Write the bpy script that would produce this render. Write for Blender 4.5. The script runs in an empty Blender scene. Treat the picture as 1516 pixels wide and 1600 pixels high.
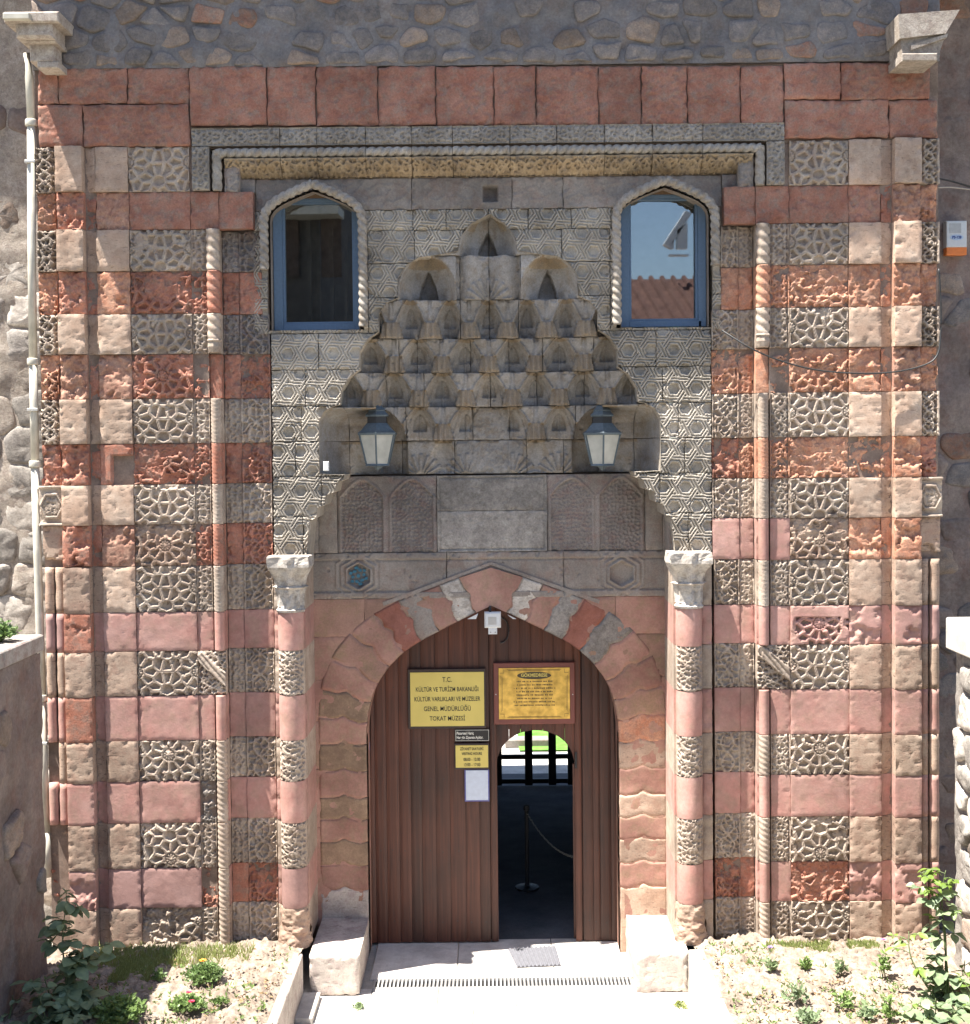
import bpy, math, random
import numpy as np
from mathutils import Vector, Matrix, Euler
random.seed(7); rng = np.random.default_rng(11)
S = bpy.context.scene
COL = S.collection
# ------------------------------------------------------------------ camera
F = 2100.0; PX0, PY0 = 766.0, 700 + 2100 * math.tan(0.032)
TH, ROLL = 0.032, 0.0100
CAMP = Vector((0.0, -12.0, 4.83))
cd = bpy.data.cameras.new('camera'); cam = bpy.data.objects.new('camera', cd); COL.objects.link(cam)
cd.sensor_fit = 'VERTICAL'; cd.sensor_height = 32.0; cd.lens = F / 1600 * 32
cd.shift_x = -(PX0 - 758) / 1600; cd.shift_y = -(800 - PY0) / 1600
cd.clip_end = 500
RM = (Matrix.Rotation(math.pi / 2 - TH, 3, 'X') @ Matrix.Rotation(-ROLL, 3, 'Z'))
cam.matrix_world = Matrix.Translation(CAMP) @ RM.to_4x4()
S.camera = cam
# ------------------------------------------------------------------ light
L = Vector((0.34, 0.138, -0.93)).normalized()
wd = bpy.data.worlds.new('World'); S.world = wd; wd.use_nodes = True
nt = wd.node_tree; nt.nodes.clear()
o_ = nt.nodes.new('ShaderNodeOutputWorld'); b_ = nt.nodes.new('ShaderNodeBackground'); s_ = nt.nodes.new('ShaderNodeTexSky')
s_.sky_type = 'NISHITA'; s_.sun_disc = False
s_.sun_elevation = math.asin(-L.z); s_.sun_rotation = math.atan2(-L.x, -L.y)
s_.dust_density = 1.5; s_.altitude = 600
b_.inputs[1].default_value = 0.078
nt.links.new(s_.outputs[0], b_.inputs[0]); nt.links.new(b_.outputs[0], o_.inputs[0])
sd = bpy.data.lights.new('sun', 'SUN'); sd.energy = 5.0; sd.angle = math.radians(0.5); sd.color = (1.0, 0.95, 0.87)
sun = bpy.data.objects.new('sun', sd); COL.objects.link(sun); sun.rotation_euler = L.to_track_quat('-Z', 'Y').to_euler(); sun.location = (-6, -4, 20)
S.view_settings.view_transform = 'Standard'; S.view_settings.look = 'None'; S.view_settings.gamma = 1
S.view_settings.use_curve_mapping = False
S.view_settings.exposure = 1.95

# ------------------------------------------------------------------ helpers
def W(px, py, Y=0.0):
    """world X, Z of a measured photo point lying on the vertical plane y=Y"""
    d = RM @ Vector(((px - PX0) / F, -(py - PY0) / F, -1))
    t = (Y - CAMP.y) / d.y
    return CAMP.x + d.x * t, CAMP.z + d.z * t
def WZ(px, py, z):
    d = RM @ Vector(((px - PX0) / F, -(py - PY0) / F, -1))
    t = (z - CAMP.z) / d.z
    return CAMP.x + d.x * t, CAMP.y + d.y * t
def wx(px, Y=0.0, py=900): return W(px, py, Y)[0]
def wz(py, Y=0.0, px=766): return W(px, py, Y)[1]

def tag(o, label=None, cat=None, group=None, kind=None):
    if label: o['label'] = label
    if cat: o['category'] = cat
    if group: o['group'] = group
    if kind: o['kind'] = kind
    return o
def empty(name, loc=(0, 0, 0), rz=0, parent=None):
    o = bpy.data.objects.new(name, None); COL.objects.link(o); o.location = loc; o.rotation_euler = (0, 0, rz)
    o.empty_display_size = .1
    if parent: o.parent = parent
    return o
PLOC = {}
def wloc(o):
    v = Vector(o.location)
    p = o.parent
    while p: v = v + Vector(p.location); p = p.parent
    return v
def mesh(name, V, Fc, mats, parent=None, midx=None, smooth=False, center=True):
    """V in world coords. origin is put at the bounds' centre."""
    V = np.asarray(V, dtype=np.float32)
    c = (V.min(0) + V.max(0)) / 2 if center else np.zeros(3, dtype=np.float32)
    me = bpy.data.meshes.new(name)
    Vc = V - c
    if isinstance(Fc, np.ndarray):
        n = len(Fc); k = Fc.shape[1]
        me.vertices.add(len(V)); me.vertices.foreach_set('co', Vc.ravel())
        me.loops.add(n * k); me.loops.foreach_set('vertex_index', Fc.ravel().astype(np.int32))
        me.polygons.add(n); me.polygons.foreach_set('loop_start', np.arange(0, n * k, k, dtype=np.int32))
        me.update(calc_edges=True)
    else:
        me.from_pydata(Vc.tolist(), [], Fc); me.update()
    if not isinstance(mats, (list, tuple)): mats = [mats]
    for m in mats: me.materials.append(m)
    if midx is not None: me.polygons.foreach_set('material_index', np.asarray(midx, dtype=np.int32))
    if smooth is True: me.polygons.foreach_set('use_smooth', [True] * len(me.polygons))
    elif smooth is not False: me.polygons.foreach_set('use_smooth', np.asarray(smooth, dtype=bool))
    me.validate()
    o = bpy.data.objects.new(name, me); COL.objects.link(o)
    if parent:
        o.parent = parent; o.location = Vector(c.tolist()) - wloc(parent)
    else: o.location = c.tolist()
    return o
class MB:
    def __init__(s): s.v = []; s.f = []; s.m = []
    def add(s, vs, fs, mi=0):
        n = len(s.v); s.v += [tuple(v) for v in vs]; s.f += [tuple(i + n for i in f) for f in fs]; s.m += [mi] * len(fs); return s
    def box(s, x0, x1, y0, y1, z0, z1, mi=0, bev=0.0):
        if bev <= 0:
            vs = [(x, y, z) for x in (x0, x1) for y in (y0, y1) for z in (z0, z1)]
            return s.add(vs, [(0, 1, 3, 2), (4, 6, 7, 5), (0, 4, 5, 1), (2, 3, 7, 6), (0, 2, 6, 4), (1, 5, 7, 3)], mi)
        b = bev
        vs = []
        for y, k in ((y0, b), (y0 + b, 0), (y1, 0)):
            vs += [(x0 + k, y, z0 + k), (x1 - k, y, z0 + k), (x1 - k, y, z1 - k), (x0 + k, y, z1 - k)]
        fs = [(0, 1, 2, 3)]
        for r in (0, 4):
            for i in range(4): fs.append((r + i, r + 4 + i, r + 4 + (i + 1) % 4, r + (i + 1) % 4))
        fs.append((11, 10, 9, 8))
        return s.add(vs, fs, mi)
    def tube(s, pts, r, n=8, mi=0, cap=True):
        pts = [Vector(p) for p in pts]; rs = r if isinstance(r, (list, tuple)) else [r] * len(pts)
        vs = []; up = Vector((0, 0, 1))
        for i, p in enumerate(pts):
            t = (pts[min(i + 1, len(pts) - 1)] - pts[max(i - 1, 0)]).normalized()
            a = t.cross(up)
            if a.length < .05: a = t.cross(Vector((0, 1, 0)))
            a.normalize(); b = t.cross(a).normalized()
            for k in range(n):
                an = 2 * math.pi * k / n
                vs.append(p + (a * math.cos(an) + b * math.sin(an)) * rs[i])
        fs = [(i * n + k, i * n + (k + 1) % n, (i + 1) * n + (k + 1) % n, (i + 1) * n + k) for i in range(len(pts) - 1) for k in range(n)]
        if cap: fs += [tuple(range(n))[::-1], tuple(range((len(pts) - 1) * n, len(pts) * n))]
        return s.add(vs, fs, mi)
    def lathe(s, prof, cx, cy, n=16, mi=0, ph=0.0, sx=1, sy=1):
        vs = [(cx + r * math.cos(2 * math.pi * k / n + ph) * sx, cy + r * math.sin(2 * math.pi * k / n + ph) * sy, z) for r, z in prof for k in range(n)]
        fs = [(i * n + k, i * n + (k + 1) % n, (i + 1) * n + (k + 1) % n, (i + 1) * n + k) for i in range(len(prof) - 1) for k in range(n)]
        fs += [tuple(range(n))[::-1], tuple(range((len(prof) - 1) * n, len(prof) * n))]
        return s.add(vs, fs, mi)
    def prism(s, poly, y0, y1, mi=0):
        n = len(poly); vs = [(x, y0, z) for x, z in poly] + [(x, y1, z) for x, z in poly]
        return s.add(vs, [tuple(range(n)), tuple(range(2 * n - 1, n - 1, -1))] + [(i, i + n, (i + 1) % n + n, (i + 1) % n) for i in range(n)], mi)
    def build(s, name, mats, parent=None, smooth=False):
        return mesh(name, s.v, s.f, mats, parent, s.m, smooth)

# ------------------------------------------------------------------ noise
def h2(i, j, seed):
    n = (i.astype(np.int64) * 374761393 + j.astype(np.int64) * 668265263 + seed * 974634777) & 0x7fffffff
    n = ((n ^ (n >> 13)) * 1274126177) & 0x7fffffff
    n = (n ^ (n >> 16)) & 0xffffff
    return n / float(0xffffff)
def vn(x, z, sc, seed=0):
    x = np.asarray(x) / sc; z = np.asarray(z) / sc
    i = np.floor(x); j = np.floor(z); a = x - i; b = z - j
    a = a * a * (3 - 2 * a); b = b * b * (3 - 2 * b)
    return ((h2(i, j, seed) * (1 - a) + h2(i + 1, j, seed) * a) * (1 - b) + (h2(i, j + 1, seed) * (1 - a) + h2(i + 1, j + 1, seed) * a) * b)
def fbm(x, z, sc, seed=0, o=3):
    r = 0; w = 1; t = 0
    for k in range(o): r = r + vn(x, z, sc / 2 ** k, seed + k * 17) * w; t += w; w *= .5
    return r / t
def sst(a, b, x):
    t = np.clip((x - a) / (b - a), 0, 1); return t * t * (3 - 2 * t)

# ------------------------------------------------------------------ materials
def stone(name, c1, c2, c3=None, sc=3.0, bump=.35, pit=0.0, fine=60, rough=.93, var=.10, mottle=.5, streak=0.0):
    m = bpy.data.materials.new(name); m.use_nodes = True; t = m.node_tree; N = t.nodes; Lk = t.links.new
    bs = N['Principled BSDF']; bs.inputs['Roughness'].default_value = rough
    bs.inputs['Specular IOR Level'].default_value = .25
    geo = N.new('ShaderNodeNewGeometry')
    def noise(scale, det=4, rg=.6, vec=None):
        n = N.new('ShaderNodeTexNoise'); n.inputs['Scale'].default_value = scale; n.inputs['Detail'].default_value = det; n.inputs['Roughness'].default_value = rg
        Lk(vec or geo.outputs['Position'], n.inputs['Vector']); return n
    n1 = noise(sc, 6, .65); r = N.new('ShaderNodeValToRGB'); Lk(n1.outputs[0], r.inputs[0])
    e = r.color_ramp.elements; e[0].position = .38; e[1].position = .62; e[0].color = (*c1, 1); e[1].color = (*c2, 1)
    col = r.outputs[0]
    if c3:
        n2 = noise(sc * 2.3 + .7, 5, .7); mr = N.new('ShaderNodeMapRange'); mr.inputs['From Min'].default_value = .47; mr.inputs['From Max'].default_value = .64
        mr.inputs['To Max'].default_value = .85; Lk(n2.outputs[0], mr.inputs[0])
        mx = N.new('ShaderNodeMix'); mx.data_type = 'RGBA'; Lk(mr.outputs[0], mx.inputs['Factor']); Lk(col, mx.inputs[6]); mx.inputs[7].default_value = (*c3, 1); col = mx.outputs[2]
    n3 = noise(fine, 4, .75); mr = N.new('ShaderNodeMapRange'); mr.inputs['From Min'].default_value = .25; mr.inputs['From Max'].default_value = .75
    mr.inputs['To Min'].default_value = 1 - mottle * .5; mr.inputs['To Max'].default_value = 1 + mottle * .5; Lk(n3.outputs[0], mr.inputs[0])
    oi = N.new('ShaderNodeObjectInfo'); m2 = N.new('ShaderNodeMapRange'); m2.inputs['To Min'].default_value = 1 - var; m2.inputs['To Max'].default_value = 1 + var
    Lk(oi.outputs['Random'], m2.inputs[0]); mu = N.new('ShaderNodeMath'); mu.operation = 'MULTIPLY'; Lk(mr.outputs[0], mu.inputs[0]); Lk(m2.outputs[0], mu.inputs[1])
    n5 = noise(1.7, 7, .72); g5 = N.new('ShaderNodeMapRange'); g5.inputs['From Min'].default_value = .36; g5.inputs['From Max'].default_value = .60
    g5.inputs['To Min'].default_value = .74; g5.inputs['To Max'].default_value = 1.08; Lk(n5.outputs[0], g5.inputs[0])
    mu2 = N.new('ShaderNodeMath'); mu2.operation = 'MULTIPLY'; Lk(mu.outputs[0], mu2.inputs[0]); Lk(g5.outputs[0], mu2.inputs[1]); mu = mu2
    vs = N.new('ShaderNodeVectorMath'); vs.operation = 'SCALE'; Lk(col, vs.inputs[0]); Lk(mu.outputs[0], vs.inputs['Scale'])
    fac = vs.outputs[0]; hgt = n3.outputs[0]
    if pit:
        mp = N.new('ShaderNodeMapping'); mp.inputs['Scale'].default_value = (16, 16, 60); Lk(geo.outputs['Position'], mp.inputs[0])
        n4 = noise(1, 3, .6, mp.outputs[0]); pr = N.new('ShaderNodeMapRange'); pr.inputs['From Min'].default_value = .34; pr.inputs['From Max'].default_value = .40
        Lk(n4.outputs[0], pr.inputs[0])
        pm = N.new('ShaderNodeMapRange'); pm.inputs['To Min'].default_value = 1 - pit; Lk(pr.outputs[0], pm.inputs[0])
        v2 = N.new('ShaderNodeVectorMath'); v2.operation = 'SCALE'; Lk(fac, v2.inputs[0]); Lk(pm.outputs[0], v2.inputs['Scale']); fac = v2.outputs[0]
        ad = N.new('ShaderNodeMath'); ad.operation = 'MULTIPLY_ADD'; Lk(pr.outputs[0], ad.inputs[0]); ad.inputs[1].default_value = 1.2; Lk(hgt, ad.inputs[2]); hgt = ad.outputs[0]
    Lk(fac, bs.inputs['Base Color'])
    bp = N.new('ShaderNodeBump'); bp.inputs['Strength'].default_value = bump; bp.inputs['Distance'].default_value = .006
    Lk(hgt, bp.inputs['Height']); Lk(bp.outputs[0], bs.inputs['Normal'])
    return m
def flat(name, c, rough=.6, metal=0.0, spec=.5, noise_amt=.15, scale=40, emit=0):
    m = bpy.data.materials.new(name); m.use_nodes = True; t = m.node_tree; N = t.nodes; Lk = t.links.new
    bs = N['Principled BSDF']; bs.inputs['Roughness'].default_value = rough; bs.inputs['Metallic'].default_value = metal; bs.inputs['Specular IOR Level'].default_value = spec
    geo = N.new('ShaderNodeNewGeometry'); n = N.new('ShaderNodeTexNoise'); n.inputs['Scale'].default_value = scale; n.inputs['Detail'].default_value = 4; Lk(geo.outputs['Position'], n.inputs['Vector'])
    r = N.new('ShaderNodeValToRGB'); Lk(n.outputs[0], r.inputs[0]); e = r.color_ramp.elements; e[0].position = .3; e[1].position = .7
    e[0].color = tuple(x * (1 - noise_amt) for x in c) + (1,); e[1].color = tuple(x * (1 + noise_amt) for x in c) + (1,)
    Lk(r.outputs[0], bs.inputs['Base Color'])
    return m
M = {}
M['beige'] = stone('beige_travertine', (.44, .30, .22), (.50, .385, .30), (.38, .265, .195), sc=2.5, pit=.35, mottle=.35)
M['carved'] = stone('carved_limestone', (.38, .30, .235), (.45, .375, .305), (.33, .25, .20), sc=4, mottle=.4)
M['strap'] = stone('pale_strapwork_stone', (.38, .335, .275), (.46, .41, .345), (.31, .28, .245), sc=3, mottle=.4)
M['pink'] = stone('rose_rendered_stone', (.43, .225, .19), (.46, .28, .24), (.38, .24, .19), sc=3.0, bump=.4, mottle=.26, fine=28)
M['mauve'] = stone('mauve_rendered_stone', (.34, .20, .175), (.40, .25, .225), None, sc=2.2, bump=.3, mottle=.2, fine=35)
M['red'] = stone('weathered_red_sandstone', (.36, .145, .095), (.43, .205, .145), (.28, .18, .14), sc=6, bump=.6, mottle=.6)
M['redtop'] = stone('dark_red_sandstone', (.30, .13, .09), (.35, .18, .13), (.27, .19, .15), sc=4, bump=.6, mottle=.6)
M['redbrown'] = stone('brownish_red_sandstone', (.34, .18, .125), (.42, .26, .19), (.30, .15, .11), sc=7, bump=.6, mottle=.6)
M['orange'] = stone('crumbling_orange_stone', (.46, .205, .125), (.53, .30, .20), (.38, .22, .16), sc=9, bump=.8, mottle=.6)
M['frame'] = stone('carved_frame_stone', (.30, .265, .23), (.36, .325, .285), (.27, .225, .18), sc=2, mottle=.6, fine=80)
M['tan2'] = stone('ochre_stained_stone', (.30, .22, .135), (.36, .28, .19), (.20, .16, .125), sc=5, mottle=.5)
M['brown'] = stone('brown_travertine', (.37, .265, .20), (.43, .325, .25), (.34, .22, .165), sc=2.5, pit=.45, mottle=.4)
M['grey'] = stone('grey_andesite', (.235, .205, .18), (.29, .255, .225), (.25, .19, .16), sc=3.2, mottle=.5)
M['greycarve'] = stone('grey_carved_stone', (.22, .19, .17), (.27, .235, .21), (.24, .17, .15), sc=4, mottle=.75, fine=90)
M['hood'] = stone('hood_limestone', (.27, .25, .23), (.32, .30, .28), (.24, .20, .16), sc=5, mottle=.5)
M['ropegrey'] = stone('grey_rope_stone', (.30, .27, .235), (.37, .335, .29), (.26, .21, .16), sc=6, mottle=.5)
M['tan'] = stone('tan_stained_stone', (.26, .20, .14), (.31, .25, .18), (.25, .21, .17), sc=6, mottle=.5)
M['white'] = stone('pale_marble', (.46, .41, .36), (.58, .53, .47), (.33, .29, .25), sc=6, pit=.3, mottle=.5)
M['mortar'] = stone('blue_grey_mortar', (.175, .165, .165), (.235, .22, .215), (.20, .165, .15), sc=3, bump=.9, mottle=.5, fine=45)
M['rub1'] = stone('brown_rubble', (.22, .165, .13), (.29, .225, .18), (.20, .17, .15), sc=7, bump=.8, mottle=.6, var=.25)
M['rub2'] = stone('reddish_rubble', (.27, .145, .105), (.30, .20, .15), (.2, .17, .15), sc=7, bump=.8, mottle=.6, var=.2)
M['rub4'] = stone('mortar_smeared_rubble', (.18, .16, .15), (.25, .215, .195), (.17, .16, .16), sc=9, bump=.9, mottle=.6, var=.2)
M['rub5'] = stone('warm_pale_rubble', (.34, .29, .24), (.42, .37, .32), (.26, .21, .18), sc=8, bump=.9, mottle=.6, var=.15)
M['rub3'] = stone('grey_rubble', (.25, .225, .205), (.34, .31, .275), (.2, .18, .16), sc=7, bump=.9, mottle=.6, var=.2)
M['plaster'] = stone('old_plum_plaster', (.19, .15, .135), (.245, .20, .175), (.20, .135, .115), sc=2.0, bump=.9, mottle=.55, fine=30)
M['joint'] = stone('joint_mortar', (.20, .15, .12), (.28, .21, .17), None, sc=8, mottle=.4)
M['pave'] = stone('pale_paving_stone', (.52, .485, .44), (.60, .57, .52), (.48, .44, .40), sc=3, mottle=.25)
M['kerb'] = stone('kerb_stone', (.40, .35, .31), (.48, .43, .38), (.36, .29, .27), sc=5, pit=.3, mottle=.4)
M['soil'] = stone('dry_garden_soil', (.24, .19, .15), (.33, .275, .225), (.16, .12, .09), sc=5, bump=1.0, mottle=.9, fine=30)
M['wallstone'] = stone('parapet_cast_stone', (.27, .245, .22), (.36, .33, .30), (.25, .19, .17), sc=4, bump=.6, mottle=.5)
M['leadgrey'] = flat('lantern_metal', (.10, .13, .15), .45, .3)
M['lampglass'] = flat('frosted_lantern_glass', (.40, .40, .36), .3, 0, .5, .18, 9)
M['blueframe'] = flat('blue_window_frame', (.10, .155, .23), .5, 0, .4, .08)
M['cable'] = flat('black_cable', (.02, .02, .02), .5)
M['cablew'] = flat('pale_cable', (.35, .3, .25), .6)
M['pipe'] = flat('cream_pipe_paint', (.47, .44, .37), .5, 0, .4, .16, 9)
M['white_pl'] = flat('white_plastic', (.62, .63, .63), .4, 0, .5, .05)
M['orange_pl'] = flat('orange_lens', (.75, .20, .03), .3, 0, .5, .08)
M['brass'] = flat('yellow_brass_sheet', (.62, .50, .13), .6, 0.0, .5, .06, 5)
M['brass2'] = flat('polished_brass', (.55, .36, .09), .32, .75, .5, .35, 14)
M['ink'] = flat('black_print', (.015, .015, .015), .6)
M['inkb'] = flat('dark_print', (.06, .045, .02), .6)
M['whitep'] = flat('white_print', (.7, .68, .6), .6)
M['boardred'] = flat('red_brown_board', (.17, .055, .042), .5, 0, .4, .12, 9)
M['darkframe'] = flat('dark_sign_frame', (.035, .02, .016), .5)
M['paper'] = flat('blue_white_paper', (.50, .56, .66), .5, 0, .5, .07, 20)
M['steel'] = flat('grate_steel', (.45, .44, .42), .5, .3, .5, .1, 20)
M['dark'] = flat('dark_metal', (.02, .02, .022), .5)
M['mat'] = flat('ribbed_mat_rubber', (.12, .12, .135), .8)
M['turq'] = flat('turquoise_glaze', (.04, .15, .22), .25, 0, .6, .3, 60)
M['chain'] = flat('chain_steel', (.4, .38, .33), .4, .5)
M['stem'] = flat('green_stem', (.09, .12, .045), .7)
M['petal_o'] = flat('orange_petal', (.75, .30, .03), .6)
M['petal_r'] = flat('crimson_petal', (.55, .03, .08), .6)
M['petal_p'] = flat('pink_petal', (.60, .15, .35), .6)
M['petal_v'] = flat('violet_petal', (.30, .17, .50), .6)
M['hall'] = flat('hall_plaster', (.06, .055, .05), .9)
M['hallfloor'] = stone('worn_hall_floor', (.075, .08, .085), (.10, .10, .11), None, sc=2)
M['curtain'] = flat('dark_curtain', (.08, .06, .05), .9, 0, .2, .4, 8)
M['woodbare'] = flat('roof_timber', (.16, .10, .06), .8)
M['tile'] = stone('clay_roof_tile', (.09, .045, .038), (.13, .07, .055), None, sc=4)
M['concrete'] = stone('old_concrete', (.3, .28, .26), (.36, .34, .31), None, sc=2)
def leafmat(name, c, tr=.35):
    m = bpy.data.materials.new(name); m.use_nodes = True; t = m.node_tree; N = t.nodes; Lk = t.links.new
    bs = N['Principled BSDF']; bs.inputs['Roughness'].default_value = .45; oi = N.new('ShaderNodeObjectInfo')
    geo = N.new('ShaderNodeNewGeometry'); n = N.new('ShaderNodeTexNoise'); n.inputs['Scale'].default_value = 25; Lk(geo.outputs['Position'], n.inputs['Vector'])
    ad = N.new('ShaderNodeMath'); ad.operation = 'MULTIPLY_ADD'; Lk(oi.outputs['Random'], ad.inputs[0]); ad.inputs[1].default_value = .5; Lk(n.outputs[0], ad.inputs[2])
    r = N.new('ShaderNodeValToRGB'); Lk(ad.outputs[0], r.inputs[0]); e = r.color_ramp.elements; e[0].position = .3; e[1].position = 1.
    e[0].color = tuple(x * .65 for x in c) + (1,); e[1].color = (c[0] * 1.5, c[1] * 1.3, c[2] * 1.1, 1)
    Lk(r.outputs[0], bs.inputs['Base Color'])
    tl = N.new('ShaderNodeBsdfTranslucent'); Lk(r.outputs[0], tl.inputs[0]); mx = N.new('ShaderNodeMixShader'); mx.inputs[0].default_value = tr
    Lk(bs.outputs[0], mx.inputs[1]); Lk(tl.outputs[0], mx.inputs[2]); Lk(mx.outputs[0], N['Material Output'].inputs[0]); return m
M['leaf'] = leafmat('rose_leaf', (.19, .28, .18)); M['leafy'] = leafmat('young_leaf', (.13, .22, .045)); M['grass'] = leafmat('grass_blade', (.20, .26, .10)); M['feather'] = leafmat('marigold_leaf', (.15, .25, .09))
def wood(name, c1, c2):
    m = bpy.data.materials.new(name); m.use_nodes = True; t = m.node_tree; N = t.nodes; Lk = t.links.new
    bs = N['Principled BSDF']; bs.inputs['Roughness'].default_value = .55
    geo = N.new('ShaderNodeNewGeometry'); mp = N.new('ShaderNodeMapping'); mp.inputs['Scale'].default_value = (45, 45, 1.6); Lk(geo.outputs['Position'], mp.inputs[0])
    n = N.new('ShaderNodeTexNoise'); n.inputs['Scale'].default_value = 1; n.inputs['Detail'].default_value = 6; n.inputs['Distortion'].default_value = .6; Lk(mp.outputs[0], n.inputs['Vector'])
    n2 = N.new('ShaderNodeTexNoise'); n2.inputs['Scale'].default_value = 2.2; n2.inputs['Detail'].default_value = 4; Lk(geo.outputs['Position'], n2.inputs['Vector'])
    r = N.new('ShaderNodeValToRGB'); Lk(n.outputs[0], r.inputs[0]); e = r.color_ramp.elements; e[0].position = .3; e[1].position = .7; e[0].color = (*c1, 1); e[1].color = (*c2, 1)
    oi = N.new('ShaderNodeObjectInfo'); a = N.new('ShaderNodeMath'); a.operation = 'MULTIPLY_ADD'; Lk(oi.outputs['Random'], a.inputs[0]); a.inputs[1].default_value = .5; Lk(n2.outputs[0], a.inputs[2])
    mr = N.new('ShaderNodeMapRange'); mr.inputs['From Min'].default_value = .3; mr.inputs['From Max'].default_value = 1.2; mr.inputs['To Min'].default_value = .45; mr.inputs['To Max'].default_value = 1.6; Lk(a.outputs[0], mr.inputs[0])
    v = N.new('ShaderNodeVectorMath'); v.operation = 'SCALE'; Lk(r.outputs[0], v.inputs[0]); Lk(mr.outputs[0], v.inputs['Scale']); Lk(v.outputs[0], bs.inputs['Base Color'])
    bp = N.new('ShaderNodeBump'); bp.inputs['Strength'].default_value = .4; bp.inputs['Distance'].default_value = .003; Lk(n.outputs[0], bp.inputs['Height']); Lk(bp.outputs[0], bs.inputs['Normal']); return m
M['wood'] = wood('red_brown_door_wood', (.040, .010, .005), (.088, .026, .013)); M['wood2'] = wood('lighter_door_wood', (.11, .045, .03), (.15, .065, .045))
def glassmat(name, refl, tint):
    m = bpy.data.materials.new(name); m.use_nodes = True; t = m.node_tree; N = t.nodes; Lk = t.links.new
    g = N.new('ShaderNodeBsdfGlossy'); g.inputs['Roughness'].default_value = .015; g.inputs['Color'].default_value = (.95, .97, 1, 1)
    tr = N.new('ShaderNodeBsdfTransparent'); tr.inputs[0].default_value = (*tint, 1)
    mx = N.new('ShaderNodeMixShader'); mx.inputs[0].default_value = refl; Lk(tr.outputs[0], mx.inputs[1]); Lk(g.outputs[0], mx.inputs[2]); Lk(mx.outputs[0], N['Material Output'].inputs[0]); return m
M['glass'] = glassmat('window_glass', .16, (.75, .8, .8))
M['glass_in'] = glassmat('screen_glass', .05, (.9, .93, .95))

# ------------------------------------------------------------------ relief blocks
def relief(name, x0, x1, z0, z1, y0, hf, mat, parent, res=.016, back=.10, mask=None, worn=.007, wd=.0028, gap=.0022, seed=None, matf=None, jit=.002, chip=.011):
    """a stone block: its front face is a carved height field facing -y, sides run back to y0+back"""
    if seed is None: seed = random.randint(0, 9999)
    if name == 'rose_block': chip = .004
    if name in ('spandrel_block', 'arabesque_slab', 'inscription_slab', 'cavetto_block'): chip = .006
    x0 += gap; x1 -= gap; z0 += gap; z1 -= gap
    nx = max(2, int(round((x1 - x0) / res))); nz = max(2, int(round((z1 - z0) / res)))
    X, Z = np.meshgrid(np.linspace(x0, x1, nx + 1), np.linspace(z0, z1, nz + 1))
    H = hf(X, Z, seed) if hf else np.zeros_like(X)
    d = np.minimum(np.minimum(X - x0, x1 - X), np.minimum(Z - z0, z1 - Z))
    H = H - wd * (1 - np.clip(d / worn, 0, 1)) ** 2 * (0.5 + fbm(X, Z, .05, seed) * 1.2)
    if chip:
        cn = fbm(X, Z, .055, seed + 61, 3) + .30 * (1 - np.clip(d / .05, 0, 1))
        H = H - chip * sst(.80, .86, cn) * (.7 + .6 * vn(X, Z, .02, seed))
    Xj = X + (vn(X, Z, .06, seed + 3) - .5) * 2 * jit; Zj = Z + (vn(X, Z, .06, seed + 5) - .5) * 2 * jit
    Y = y0 - H
    V = np.stack([Xj, Y, Zj], -1).reshape(-1, 3)
    K = np.ones((nz, nx), bool)
    if mask is not None:
        K = mask((X[:-1, :-1] + X[1:, 1:]) / 2, (Z[:-1, :-1] + Z[1:, 1:]) / 2)
        if not K.any(): return None
    idx = np.arange((nz + 1) * (nx + 1)).reshape(nz + 1, nx + 1)
    jj, ii = np.nonzero(K)
    Fq = np.stack([idx[jj, ii], idx[jj, ii + 1], idx[jj + 1, ii + 1], idx[jj + 1, ii]], -1)
    Kp = np.pad(K, 1)
    es = []
    a, b = np.nonzero(Kp[1:-1, 1:-1] & ~Kp[:-2, 1:-1]); es.append(np.stack([idx[a, b], idx[a, b + 1]], -1))
    a, b = np.nonzero(Kp[1:-1, 1:-1] & ~Kp[2:, 1:-1]); es.append(np.stack([idx[a + 1, b + 1], idx[a + 1, b]], -1))
    a, b = np.nonzero(Kp[1:-1, 1:-1] & ~Kp[1:-1, :-2]); es.append(np.stack([idx[a + 1, b], idx[a, b]], -1))
    a, b = np.nonzero(Kp[1:-1, 1:-1] & ~Kp[1:-1, 2:]); es.append(np.stack([idx[a, b + 1], idx[a + 1, b + 1]], -1))
    E = np.concatenate(es)
    uq = np.unique(E); n0 = len(V); mp = np.full(n0, -1); mp[uq] = n0 + np.arange(len(uq)); mp2 = np.full(n0, -1); mp2[uq] = n0 + len(uq) + np.arange(len(uq))
    Vb = V[uq].copy(); Vb[:, 1] = y0 + back
    V = np.concatenate([V, V[uq], Vb])
    Fs = np.stack([mp[E[:, 1]], mp[E[:, 0]], mp2[E[:, 0]], mp2[E[:, 1]]], -1)
    FF = np.concatenate([Fq, Fs])
    # drop unused
    used = np.unique(FF); rm = np.full(len(V), -1); rm[used] = np.arange(len(used)); V = V[used]; FF = rm[FF]
    mi = np.zeros(len(FF), int)
    if matf is not None:
        mi[:len(Fq)] = matf((X[:-1, :-1] + X[1:, 1:]) / 2, (Z[:-1, :-1] + Z[1:, 1:]) / 2)[jj, ii]
    sm = np.zeros(len(FF), bool); sm[:len(Fq)] = True
    return mesh(name, V, FF, mat, parent, mi, sm)

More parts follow.
